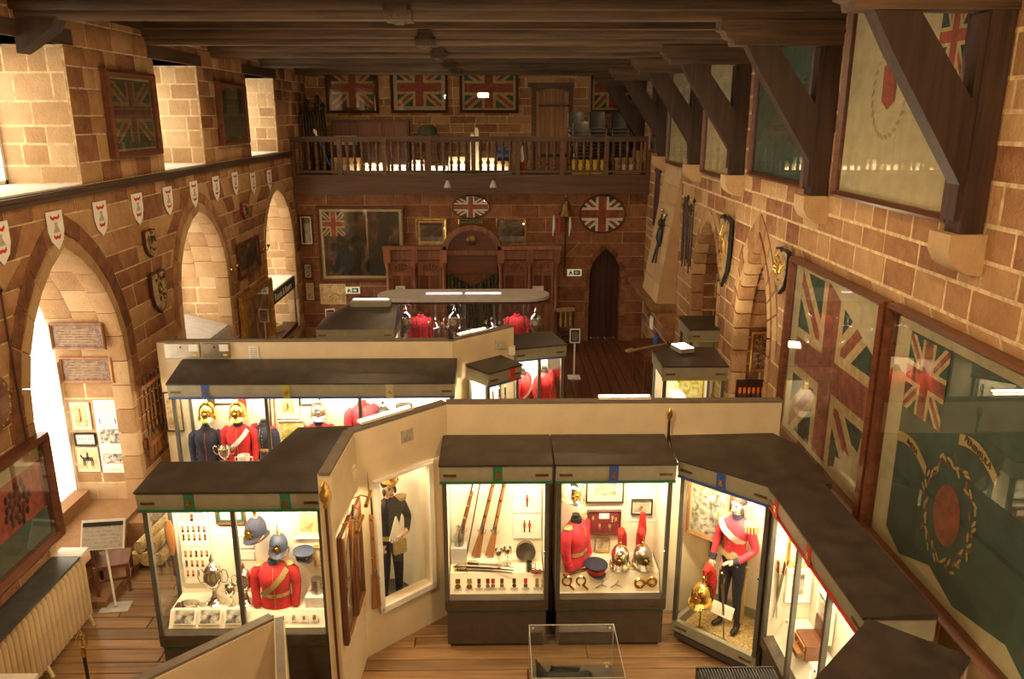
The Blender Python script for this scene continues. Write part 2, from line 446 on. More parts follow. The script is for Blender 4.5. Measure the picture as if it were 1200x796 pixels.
tag(MB().b2(XL - 1, XR + .8, YF - .3, YF, 0, ZC).build('wall_front', 'plaster_stone'), 'plain stone wall behind the viewer', kind='structure')
# jamb stones in the far reveals of the openings (they face down the hall)
def reveal(wall, y, x_in, x_out, z0, z1, limit=40, mat='pale_sandstone', tint=(.2, .9), sgn=1):
    root = wall
    st = cells(min(x_in, x_out), max(x_in, x_out), z0, z1, [], .2, .32)
    masonry(root, lambda s, z, d: (s, y - d, z), st, .03, mat, .22, .5, limit, 'jamb_stone', tint, .013, .003)
for o in U[2:]: reveal(wl, o.c + o.w - .006, XL - .02, XL - .98, 5.07, 6.7)
for o in (A1, A2, A3): reveal(wl, o.c + o.w + .04, XL - .2, XL - .98, o.z0 + .01, o.zs + .1)
for o in (N1, N2): reveal(wr, o.c + o.w + .04, XR + .16, XR + .78, .01, o.zs + .1, mat='sandstone', tint=(.1, .6))
def arch_pts(o, n, extra=0):
    """points along the arch from one springing over the apex to the other"""
    w = o.w + extra; za = o.za + extra * 1.3
    h = za - o.zs; r = (w*w + h*h) / (2*w); a1 = math.asin(min(1, h / r))
    one = [(-(r*math.cos(a1*i/n) - (r - w)), o.zs + r*math.sin(a1*i/n)) for i in range(n + 1)]
    return [(o.c + x, z) for x, z in one] + [(o.c - x, z) for x, z in reversed(one[:-1])]
def voussoirs(wall, o, to3, thick, depth, n=6, jambs=True, mat='pale_sandstone', rows=1, proud=.03, tint=(.2, .8), gap=.006, name='voussoir', grow=0):
    pi, po = arch_pts(o, n, grow), arch_pts(o, n, thick)
    pairs = list(zip(pi, po))
    if jambs:
        zz = [o.z0 + (o.zs - o.z0) * i / max(1, round((o.zs - o.z0) / .38)) for i in range(max(1, round((o.zs - o.z0) / .38)))]
        pairs = [((o.c - o.w, z), (o.c - o.w - thick, z)) for z in zz] + pairs + [((o.c + o.w, z), (o.c + o.w + thick, z)) for z in reversed(zz)]
    for (a, b), (c, d) in zip(pairs, pairs[1:]):
        m = MB(); k = .03
        def L(p, q, t): return (p[0] + (q[0]-p[0])*t, p[1] + (q[1]-p[1])*t)
        ln = math.dist(a, c); t = min(.2, gap / max(ln, .01))
        a2, c2, b2, d2 = L(a, c, t), L(c, a, t), L(b, d, t), L(d, b, t)
        ch = .14 if thick > .1 else .3
        a3, c3 = L(a2, b2, ch), L(c2, d2, ch)
        vs = [to3(*a2, -depth), to3(*c2, -depth), to3(*d2, -depth), to3(*b2, -depth),
              to3(*a2, proud - .05), to3(*c2, proud - .05), to3(*d2, proud), to3(*b2, proud), to3(*a3, proud), to3(*c3, proud)]
        m.add(vs, ((0,1,2,3),(0,1,5,4),(2,3,7,6),(4,5,9,8),(8,9,6,7),(1,2,6,9,5),(3,0,4,8,7)), 0, random.uniform(*tint))
        m.build(name, mat, wall)
for o in (A1, A2, A3):
    voussoirs(wl, o, left3, .15, .22, 6)
    for k in (0, 1): voussoirs(wl, o, left3, .15, .58 + .4*k, 6 + k, False, proud=-.21 - .38*k, grow=.03, name='soffit_stone')
for o in (N1, N2): 
    voussoirs(wr, o, right3, .15, .2, 7, mat='sandstone', tint=(.45, 1), gap=.012)
    voussoirs(wr, o, right3, .15, .78, 8, False, mat='sandstone', tint=(.2, .7), gap=.008, proud=-.19, grow=.03, name='soffit_stone')
# a second, splayed ring of stones on the nearer niche
o2 = Op(11.6, .92, 2.6, 2.6, 4.27); voussoirs(wr, o2, right3, .2, .02, 7, False, 'sandstone', proud=.02, tint=(.45, .95), gap=.014)
voussoirs(wl, Op(9.57, 1.3, 2.3, 2.6, 4.55), left3, .2, .02, 6, True, 'sandstone', proud=.025, tint=(.05, .3), gap=.012)
voussoirs(wl, Op(13.98, 1.28, 2.6, 2.9, 4.45), left3, .16, .02, 6, True, 'sandstone', proud=.022, tint=(.3, .6), gap=.012)
voussoirs(wb, D1, back3, .13, .45, 5, mat='sandstone', proud=.015, tint=(.1, .4))
# backs of the two niches
for o in (N1, N2):
    masonry(wr, lambda s, z, d: (XR + .8 - d, s, z), cells(o.c - o.w - .15, o.c + o.w + .15, 0, o.za + .1, []), .06, 'sandstone', limit=0, tint=(.1, .6))
# window seats, sills and windows of the left wall
def window(n, o, arched):
    w = tag(MB().build('window_%d' % n, 'white'), kind='structure')
    y0, y1 = o.c - o.w, o.c + o.w
    x = XL - TW + .06
    zt = o.za if arched else o.zs
    f = MB()
    for yy in (y0 + .03, y1 - .03, o.c): f.b2(x - .03, x + .03, yy - .03, yy + .03, o.z0, zt if yy == o.c else (o.zs if arched else zt))
    f.b2(x - .03, x + .03, y0, y1, o.z0, o.z0 + .07)
    if not arched: f.b2(x - .03, x + .03, y0, y1, zt - .07, zt)
    f.build('window_frame', 'white', w)
    hs = [y0, o.c, y1]
    for a, b in zip(hs, hs[1:]):
        if arched:
            pts = [(a, o.z0), (b, o.z0)]
            top = [p for p in arch_pts(o, 8) if a - 1e-3 <= p[0] <= b + 1e-3]
            poly = pts + list(reversed(top))
        else: poly = [(a, o.z0), (b, o.z0), (b, zt), (a, zt)]
        MB().add([(x, p, q) for p, q in poly], [tuple(range(len(poly)))]).build('pane', 'window_glass', w)
    sill = MB(); sill.b2(XL - .98, XL + (.02 if arched else 0), y0 - (.1 if arched else 0), y1 + (.1 if arched else 0), o.z0 - (.02 if not arched else .04), o.z0 + .02)
    sill.build('window_sill', 'white' if not arched else 'pale_sandstone', w)
for i, (o, a) in enumerate([(U[0], 0), (U[1], 0), (U[2], 0), (U[3], 0), (U[4], 0), (A1, 1), (A2, 1), (A3, 1)]): window(i + 1, o, a)
# window seat under the first arch and the low stone step beside it
tr = MB(); tr.b2(XL - .02, XL + .28, 10.1, 10.72, 0, .42); tr.b2(XL - .02, XL + .34, 8.7, 10.74, 0, .1)
for x0, x1, y0, y1, z0, z1 in ((XL - .99, XL - .74, 8.55, 10.66, .47, .66),): tr.b2(x0, x1, y0, y1, z0, z1)
tag(tr.build('trim_1', 'pale_sandstone'), 'stone window seat and step below the first arch', kind='structure')
# ledge between lower and upper part of the left wall
ld = MB(); ld.b2(XL - .04, XL + .07, YF, 20.5, 4.93, 5.03); ld.b2(XL - .03, XL + .1, YF, 20.5, 5.0, 5.045)
tag(ld.build('trim_2', 'beam_oak_y'), 'dark timber ledge running below the upper windows', kind='structure')
# timber wall plate and lintels above the upper windows
lp = MB(); lp.b2(XL - .3, XL + .06, YF, YU, 7.1, ZC)
for o in U: lp.b2(XL - .95, XL + .03, o.c - o.w - .2, o.c + o.w + .2, 6.72, 6.9)
tag(lp.build('trim_3', 'beam_oak_y'), 'dark timber lintels and wall plate over the upper windows', kind='structure')
# floor
fl = tag(MB().b2(XL - 1, XR + .9, YF, YB + .6, -.12, -.03).build('floor', 'dark_oak'), 'worn oak plank floor', kind='structure')
pk = []
y = 4.0
while y < 14.0:
    w = random.uniform(.15, .23); x = XL - .2 - random.uniform(0, 1.5)
    while x < XR:
        l = random.uniform(1.6, 3.6); x0, x1 = max(x, XL - .2), min(x + l, XR + .7)
        if x1 - x0 > .1: pk.append((x0, x1, y, y + w, 'floor_oak_x', 0))
        x += l
    y += w
x = XL - .3
while x < XR + .6:
    w = random.uniform(.17, .25); yy = 14.0
    while yy < YB + .4:
        l = random.uniform(2, 4); pk.append((x, min(x + w, XR + .7), yy, min(yy + l, YB + .5), 'floor_oak_y', 1)); yy += l
    x += w
pk.sort(key=lambda p: -pxsize(((p[0]+p[1])/2, (p[2]+p[3])/2, 0)))
rest = [MB(), MB()]
for i, (x0, x1, y0, y1, mt, k) in enumerate(pk):
    m = MB() if i < 240 else rest[k]
    z = random.uniform(-.004, .0); g = .006; c = .006
    m.add([(x0+g, y0+g, -.03), (x1-g, y0+g, -.03), (x1-g, y1-g, -.03), (x0+g, y1-g, -.03), (x0+g, y0+g, z-c), (x1-g, y0+g, z-c), (x1-g, y1-g, z-c), (x0+g, y1-g, z-c),
           (x0+g+c, y0+g+c, z), (x1-g-c, y0+g+c, z), (x1-g-c, y1-g-c, z), (x0+g+c, y1-g-c, z)],
          ((0,1,5,4),(1,2,6,5),(2,3,7,6),(3,0,4,7),(4,5,9,8),(5,6,10,9),(6,7,11,10),(7,4,8,11),(8,9,10,11)))
    if i < 240: m.build('plank', mt, fl)
for k in (0, 1):
    if rest[k].v: tag(rest[k].build('planking', ('floor_oak_x', 'floor_oak_y')[k], fl), kind='stuff')
tag(MB().b2(XL - .2, XR, YF, 4.0, -.03, 0).build('planking', 'floor_oak_x', fl), kind='stuff')
# ceiling: boards on moulded tie beams
ce = tag(MB().b2(XL - 1, XR + .8, YF - .3, YU + .4, ZC, ZC + .12).build('ceiling', 'beam_oak_y'), 'dark board ceiling carried on moulded oak tie beams', kind='structure')
x = XL
while x < XR:
    w = random.uniform(.2, .32); MB().b2(x + .006, min(x + w, XR) - .006, YF, YU, ZC - .03, ZC).build('ceiling_board', 'beam_oak_y', ce); x += w
BY = [.1, 3.2, 6.3, 9.4, 12.7, 15.45, 18.6, 21.7]
prof = [(-.1, 6.9), (.1, 6.9), (.125, 6.95), (.125, 6.985), (.16, 7.0), (.19, 7.06), (.19, 7.1), (.225, 7.12), (.225, ZC), (-.225, ZC), (-.225, 7.12), (-.19, 7.1), (-.19, 7.06), (-.16, 7.0), (-.125, 6.985), (-.125, 6.95)]
XM = Matrix(((0, 0, 1, 0), (1, 0, 0, 0), (0, 1, 0, 0), (0, 0, 0, 1)))    # local (x, y, z) -> world (y, z, x)
for y in BY:
    b = MB().prism([(a + y, z) for a, z in prof], XM, XL, XR).build('tie_beam', 'beam_oak_x', ce)
    # carved boss pegged under the middle of the beam
    bo = MB(); bo.box((-1.1, y, 6.94), (.3, .4, .1)); bo.box((-1.1, y, 7.02), (.22, .44, .16)); bo.ell((-1.1, y, 6.9), (.1, .1, .05), 0, 8, 6)
    for k in (-.08, 0, .08): bo.box((-1.1 + k, y - .21, 6.97), (.03, .04, .12))
    bo.build('boss', 'beam_oak_x', b)
    # wall post, bracket and brace on the right-hand side
    if y < 1: continue
    p = MB(); p.b2(XR - .21, XR - .02, y - .11, y + .11, 5.0, 6.9); p.b2(XR - .25, XR - .21, y - .08, y + .08, 5.1, 6.62); p.build('wall_post', 'beam_oak_z', ce)
    ZM = Matrix(((1, 0, 0, 0), (0, 0, 1, y), (0, 1, 0, 0), (0, 0, 0, 1)))    # local (x, y, z) -> world (x, y + z, y)
    MB().prism([(XR, 6.9), (2.42, 6.9), (2.42, 6.8), (2.47, 6.78), (2.5, 6.72), (2.56, 6.7), (2.58, 6.64), (XR, 6.64)], ZM, -.12, .12).build('bracket', 'beam_oak_x', ce)
    MB().prism([(2.72, 6.66), (3.06, 6.66), (XR - .2, 5.95), (XR - .2, 5.3), (3.5, 5.46), (2.9, 6.36)], ZM, -.09, .09).build('brace', 'beam_oak_z', ce)
    c = MB().prism([(XR, 5.0), (XR - .3, 5.0), (XR - .3, 4.86), (XR - .25, 4.76), (XR - .14, 4.69), (XR, 4.67)], ZM, -.16, .16)
    c.t = [.8] * len(c.t); c.build('corbel', 'pale_sandstone', wr)
    # short corbel block at the left end
    if y < 10: MB().prism([(XL, 6.9), (XL + .45, 6.9), (XL + .4, 6.8), (XL + .12, 6.62), (XL, 6.55)], ZM, -.13, .13).build('bracket', 'beam_oak_z', ce)
# sloped chimney hood on the right wall, with its mantel shelf
hd = MB()
y0, y1 = 16.85, 18.55
hv = [(XR, y0, 4.85), (XR, y1, 4.85), (XR - .42, y1, 1.95), (XR - .42, y0, 1.95), (XR, y0, 1.95), (XR, y1, 1.95)]
hd.add(hv, ((0,1,2,3),(0,3,4),(1,5,2),(2,5,4,3)), 0, .7)
hood = tag(hd.build('trim_4', 'pale_sandstone'), 'pale sloping stone chimney hood above a mantel', kind='structure')
for k in range(7):
    t0, t1 = k / 7 + .004, (k + 1) / 7 - .004
    cuts = [y0, y0 + random.uniform(.5, 1.2), y1]
    for a, b in zip(cuts, cuts[1:]):
        P = lambda y, t, d: (XR - .42 * (1 - t) - d, y, 1.95 + 2.9 * t)
        m = MB(); g = .006
        m.add([P(a+g, t0, 0), P(b-g, t0, 0), P(b-g, t1, 0), P(a+g, t1, 0), P(a+g, t0, .012), P(b-g, t0, .012), P(b-g, t1, .012), P(a+g, t1, .012)],
              ((4,5,6,7),(0,1,5,4),(1,2,6,5),(2,3,7,6),(3,0,4,7)), 0, random.uniform(.55, 1))
        m.build('hood_stone', 'pale_sandstone', hood)
mn = MB(); mn.b2(XR - .55, XR, y0 - .1, y1 + 1.4, 1.83, 1.95); mn.b2(XR - .48, XR, y0 - .06, y1 + 1.36, 1.76, 1.83); mn.build('mantel_shelf', 'door_oak', hood)
for yy in (y0 + .05, y1 + .9):
    m = MB(); m.prism([(XR, 1.76), (XR - .42, 1.76), (XR - .38, 1.6), (XR - .2, 1.38), (XR - .16, 1.2), (XR, 1.15)], Matrix(((1,0,0,0),(0,0,1,yy),(0,1,0,0),(0,0,0,1))), -.14, .14); m.t = [.4]*len(m.t); m.build('mantel_bracket', 'sandstone', hood)
# door at the foot of the back wall and the planked door on the gallery
d1 = tag(MB().b2(D1.c - .6, D1.c + .6, YB + .45, YB + .5, 0, 2.7).build('door_1', 'black'), 'dark planked door deep in a pointed doorway', kind='structure')
for k in range(5): MB().b2(D1.c - .42 + .17*k, D1.c - .42 + .17*k + .162, YB + .4, YB + .45, 0, 2.65).build('door_plank', 'dark_oak', d1)
d2 = tag(MB().b2(.9, 1.92, YU + .1, YU + .14, 4.4, 6.62).build('door_2', 'dark_oak'), 'pale planked oak door with an arched head on the gallery', kind='structure')
for k in range(7):
    xa = .98 + .128 * k; t = (k - 3) / 3.5
    MB().b2(xa, xa + .12, YU + .03, YU + .1, 4.4, 6.6 - .1 * t * t).build('door_plank', 'door_oak', d2)
h = MB()
for z in (4.8, 6.12): h.b2(1.05, 1.95, YU, YU + .035, z, z + .06)
h.build('strap_hinge', 'iron', d2)
fr = MB(); fr.b2(.86, .97, YU - .03, YU + .1, 4.4, 6.62); fr.b2(1.89, 1.98, YU - .03, YU + .1, 4.4, 6.62); fr.b2(.75, 2.0, YU - .05, YU + .1, 6.62, 6.74); fr.build('door_frame', 'beam_oak_x', d2)
# gallery with turned balusters
ga = thing('gallery_balcony', 'dark oak gallery with turned balusters across the end wall', 'balcony', (0, 20.55, 0))
GX0, GX1 = -5.25, 3.8
MB().b2(GX0, GX1, -.02, .1, 3.96, 4.36).b2(GX0, GX1, -.05, .12, 4.36, 4.45).b2(GX0, GX1, -.035, .0, 4.0, 4.06).build('fascia_beam', 'gallery_oak', ga)
MB().b2(GX0, GX1, .1, 2.05, 4.33, 4.43).build('deck', 'beam_oak_x', ga)
MB().b2(GX0, GX1, -.05, .09, 5.31, 5.39).b2(GX0, GX1, -.03, .07, 5.26, 5.31).build('handrail', 'gallery_oak', ga)
MB().b2(GX0, GX1, -.02, .06, 4.5, 4.56).build('bottom_rail', 'gallery_oak', ga)
nm = MB().b2(-.055, .055, -.055, .075, 0, .94).b2(-.065, .065, -.065, .085, .86, .94).mesh('newel_post', 'gallery_oak')
bp_ = [(.022, 0), (.03, .02), (.03, .1), (.018, .12), (.036, .17), (.036, .2), (.02, .25), (.017, .3), (.024, .31), (.02, .34), (.034, .5), (.036, .56), (.026, .66), (.03, .67), (.03, .705)]
bm_ = MB().lathe([(r_*1.45, z_) for r_, z_ in bp_], n=10).mesh('baluster', 'gallery_oak')
xs = [-5.19, -4.02] + [-4.02 + 1.115 * i for i in range(1, 7)] + [3.74]
for i, xx in enumerate(xs): link('newel_post', nm, ga, (xx, 0, 4.45))
for a, b in zip(xs, xs[1:]):
    for k in range(5): link('baluster', bm_, ga, (a + (b - a) * (k + 1) / 6, .02, 4.56))
# ------------------------------------------------------------------ builders for the things on show
R90 = PI / 2
def loft(m, rings, n=14, mi=0, cap=True):
    """rings: (cx, cy, z, rx, ry)"""
    vs = [(cx + rx*math.cos(2*PI*j/n), cy + ry*math.sin(2*PI*j/n), z) for cx, cy, z, rx, ry in rings for j in range(n)]
    k = len(rings)
    fs = [(i*n+j, i*n+(j+1) % n, (i+1)*n+(j+1) % n, (i+1)*n+j) for i in range(k-1) for j in range(n)]
    if cap: fs += [tuple(reversed(range(n))), tuple(range((k-1)*n, k*n))]
    return m.add(vs, fs, mi)
MB.loft = loft
def clip(poly, x0, x1, z0, z1):
    for ax, lim, sg in ((0, x0, 1), (0, x1, -1), (1, z0, 1), (1, z1, -1)):
        out = []
        for i, p in enumerate(poly):
            q = poly[(i + 1) % len(poly)]
            a, b = sg * (p[ax] - lim), sg * (q[ax] - lim)
            if a >= 0: out.append(p)
            if (a >= 0) != (b >= 0):
                t = a / (a - b); out.append((p[0] + (q[0]-p[0])*t, p[1] + (q[1]-p[1])*t))
        poly = out
        if not poly: break
    return poly
def flat(m, poly, y, mi, ell=None):
    if len(poly) < 3: return
    m.add([(p[0], y, p[1]) for p in poly], [tuple(range(len(poly)))], mi)
def band(p, q, w):
    d = (Vector(q) - Vector(p)).normalized(); n = Vector((-d.y, d.x)) * w / 2
    p, q = Vector(p), Vector(q)
    return [tuple(p - n), tuple(q - n), tuple(q + n), tuple(p + n)]
def jack(m, x0, x1, z0, z1, y, rot=0, k=1.0):
    """union flag; slots 0 blue, 1 cream, 2 red; rot turns it with the hoist at the top"""
    w, h = x1 - x0, z1 - z0; cx, cz = (x0+x1)/2, (z0+z1)/2; s = min(w, h)
    C = lambda pl: clip(pl, x0, x1, z0, z1)
    flat(m, [(x0, z0), (x1, z0), (x1, z1), (x0, z1)], y, 0)
    for a, b in (((x0, z0), (x1, z1)), ((x0, z1), (x1, z0))):
        d = Vector((b[0]-a[0], b[1]-a[1])) * .1
        A, B = (a[0]-d.x, a[1]-d.y), (b[0]+d.x, b[1]+d.y)
        e = .0004 if a[1] == z0 else 0
        flat(m, C(band(A, B, s*.2*k)), y - .002 - e, 1); flat(m, C(band(A, B, s*.075*k)), y - .003 - e, 2)
    for pl, i in (([(cx-s*.165*k, z0), (cx+s*.165*k, z0), (cx+s*.165*k, z1), (cx-s*.165*k, z1)], 1), ([(x0, cz-s*.165*k), (x1, cz-s*.165*k), (x1, cz+s*.165*k), (x0, cz+s*.165*k)], 1),
                  ([(cx-s*.1*k, z0), (cx+s*.1*k, z0), (cx+s*.1*k, z1), (cx-s*.1*k, z1)], 2), ([(x0, cz-s*.1*k), (x1, cz-s*.1*k), (x1, cz+s*.1*k), (x0, cz+s*.1*k)], 2)):
        flat(m, C(pl), y - (.004 if i == 1 else .0052) - (.0005 if pl[0][1] == z0 else 0), i)
FLAG = ['flag_blue', 'flag_cream', 'flag_red']
def moulding(w, h, fw, d):
    m = MB(); o, i = [(-w/2, 0), (w/2, 0), (w/2, h), (-w/2, h)], [(-w/2+fw, fw), (w/2-fw, fw), (w/2-fw, h-fw), (-w/2+fw, h-fw)]
    mid = [(a[0]+(b[0]-a[0])*.45, a[1]+(b[1]-a[1])*.45) for a, b in zip(o, i)]
    vs = [(x, 0, z) for x, z in o] + [(x, -d*.75, z) for x, z in o] + [(x, -d, z) for x, z in mid] + [(x, -d*.55, z) for x, z in i] + [(x, 0, z) for x, z in i]
    fs = [(4*r+j, 4*r+(j+1) % 4, 4*r+4+(j+1) % 4, 4*r+4+j) for r in range(4) for j in range(4)]
    return m.add(vs, fs)
def framed(label, cat, loc, rz, w, h, fw=.05, fm='mahogany', art='engraving', mount=0, mm='paper', glass=True, name='framed_picture', group=None, d=.045, tilt=0):
    """picture standing on loc (bottom centre, back face); it looks along -y before the turn rz"""
    r = thing(name, label, cat, loc, rz, group)
    r.rotation_euler = (tilt, 0, rz)
    if fw: moulding(w, h, fw, d).build('frame', fm, r)
    MB().b2(-w/2+fw*.6, w/2-fw*.6, -.012, -.002, fw*.6, h-fw*.6).build('mount' if mount else 'picture', mm if mount else art, r)
    if mount:
        q = fw + mount
        MB().b2(-w/2+q, w/2-q, -.016, -.013, q, h-q).build('picture', art, r)
    if glass and fw: MB().add([(-w/2+fw*.8, -d*.6, fw*.8), (w/2-fw*.8, -d*.6, fw*.8), (w/2-fw*.8, -d*.6, h-fw*.8), (-w/2+fw*.8, -d*.6, h-fw*.8)], [(0,1,2,3)]).build('glass_pane', 'frame_glass', r)
    return r
def figure(m, x, z, s, y, mi=0, mi2=1):
    """little soldier of a uniform print"""
    flat(m, [(x-.05*s, z), (x+.05*s, z), (x+.06*s, z+.45*s), (x-.06*s, z+.45*s)], y, mi2)
    flat(m, [(x-.1*s, z+.42*s), (x+.1*s, z+.42*s), (x+.1*s, z+.76*s), (x-.1*s, z+.76*s)], y - .0005, mi)
    flat(m, [(x-.04*s, z+.76*s), (x+.04*s, z+.76*s), (x+.05*s, z+s), (x-.05*s, z+s)], y, mi2)
def horseman(m, x, z, s, y, mi=0):
    flat(m, [(x-.38*s, z+.55*s), (x-.5*s, z+.7*s), (x-.42*s, z+.85*s), (x-.28*s, z+.62*s), (x+.32*s, z+.62*s), (x+.4*s, z+.3*s), (x+.3*s, z+.36*s), (x-.28*s, z+.36*s)], y, mi)
    for a in (-.3, -.2, .22, .32): flat(m, [(x+a*s-.03*s, z), (x+a*s+.03*s, z), (x+a*s+.04*s, z+.4*s), (x+a*s-.04*s, z+.4*s)], y, mi)
    flat(m, [(x-.08*s, z+.5*s), (x+.1*s, z+.5*s), (x+.07*s, z+.95*s), (x-.06*s, z+.95*s)], y, mi)
def emblem(m, x, z, s, y, mi=0):
    """crowned badge in low relief"""
    Ym = Matrix(((1,0,0,x),(0,0,-1,y),(0,1,0,z),(0,0,0,1)))
    m.prism([(s*.5*math.cos(a*PI/4), s*.5*math.sin(a*PI/4)) for a in range(8)], Ym, 0, .006, mi)
    m.prism([(-s*.3, s*.5), (s*.3, s*.5), (s*.42, s*.95), (s*.15, s*.75), (0, s*1.05), (-s*.15, s*.75), (-s*.42, s*.95)], Ym, 0, .006, mi)
def display_case(label, loc, rz, w, d, bays=1, stripe='green', badges=(), sides=(True, True), light=22, group='museum display cases', roof=True, floor=(.86, .12, .66), bmat='brass', nolock=False, lightx=None, back=True, zb=.65, fl2='cream_lining', rb=2.36):
    r = thing('display_case', label, 'display case', loc, rz, group)
    b = MB(); b.b2(.02, w-.02, .03, d, .06, zb-.15); b.b2(.05, w-.05, .08, d-.02, 0, .06); b.build('base', 'case_base', r)
    b = MB()
    if zb < .5: b.b2(0, w, 0, .06, zb-.13, zb).b2(0, w, d-.05, d, zb-.13, zb).b2(0, .05, .06, d-.05, zb-.13, zb).b2(w-.05, w, .06, d-.05, zb-.13, zb)
    else: b.b2(0, w, 0, d, zb-.13, zb)
    b.build('sill_rail', 'case_metal' if zb < .5 else 'case_base', r)
    MB().b2(.01, w-.01, .012, d-.01, zb-.15, zb-.13).build('stripe', stripe, r)
    xs = [w * i / bays for i in range(bays + 1)]
    for i, x in enumerate(xs):
        xc = min(max(x, .025), w-.025); MB().b2(xc-.024, xc+.024, 0, .045, zb, 2.11).build('post', 'case_post', r)
    for x0, x1 in zip(xs, xs[1:]):
        g = MB().add([(x0+.02, .02, zb), (x1-.02, .02, zb), (x1-.02, .02, 2.11), (x0+.02, .02, 2.11)], [(0,1,2,3)]).build('glass_pane', 'glass', r)
        k = MB(); k.lathe([(.011, 0), (.014, .004), (.011, .01)], (0, 0, 0), 8, 0, Matrix.Rotation(R90, 4, 'X')); k.build('lock', 'silver', g, (x1-.05, .0, 1.25))
    for sd, x in ((0, .02), (1, w-.02)):
        if sides[sd]:
            MB().add([(x, .04, zb), (x, d-.03, zb), (x, d-.03, 2.11), (x, .04, 2.11)], [(0,1,2,3)]).build('glass_pane', 'glass', r)
            MB().b2(x-.022, x+.022, d-.045, d, zb, 2.11).build('post', 'case_post', r)
        else: MB().b2(x-.015, x+.015, .045, d-.02, zb, 2.11).build('side_panel', 'cream_lining', r)
    if back: MB().b2(.04, w-.04, d-.03, d-.005, zb, 2.3).build('back_panel', 'cream_lining', r)
    zf, yf, z0 = floor
    m = MB()
    if zb < .5: m.b2(.05, w-.05, .06, d-.05, zb-.13, zf)
    else: m.prism([(yf, zb+.002), (yf + .03, z0+.02), (yf + .1, zf), (d-.04, zf), (d-.04, zb+.002)], Matrix(((0,0,1,0),(1,0,0,0),(0,1,0,0),(0,0,0,1))), .05, w-.05)
    m.build('display_step', fl2, r)
    f = MB(); f.prism([(-.02, 2.12), (-.045, 2.2), (-.045, 2.31), (.02, 2.31), (.02, 2.12)], Matrix(((0,0,1,0),(1,0,0,0),(0,1,0,0),(0,0,0,1))), -.02, w+.02)
    for x in (-.02, w): f.b2(x, x+.02, 0, d, 2.12, 2.31)
    f.build('fascia', 'case_metal', r)
    MB().b2(-.022, w+.022, -.035, .02, 2.095, 2.12).build('stripe', stripe, r)
    if roof: MB().prism([(-.06, 2.31), (-.06, 2.33), (d*.9, rb), (d, rb), (d, 2.31)], Matrix(((0,0,1,0),(1,0,0,0),(0,1,0,0),(0,0,0,1))), -.03, w+.03).build('roof', 'case_roof', r)
    for x, col in badges:
        bg_ = MB().b2(x-.05, x+.05, -.053, -.044, 2.11, 2.31).build('badge', col, r)
        e = MB(); emblem(e, x, 2.19, .055, -.054); e.build('emblem', bmat, bg_)
    if not nolock:
        for x in (.09, w-.09): MB().b2(x-.07, x+.07, -.052, -.044, 2.19, 2.215).build('catch', 'bronze', r)
        for x in (.12, w-.12): MB().b2(x-.07, x+.07, -.008, .0, zb-.08, zb-.06).build('catch', 'bronze', r)
    MB().tube([(.1, .12, 2.14), (w-.1, .12, 2.14)], .013, 8).build('light_tube', 'white', r)
    if light:
        for x0, x1 in zip(xs, xs[1:]):
            lamp('case_tube', 'AREA', ((x0+x1)/2, .14, 2.1), light, (1, .8, .53), (math.radians(42), 0, 0), (max(.2, x1-x0-.16), .08), parent=r)
    return r
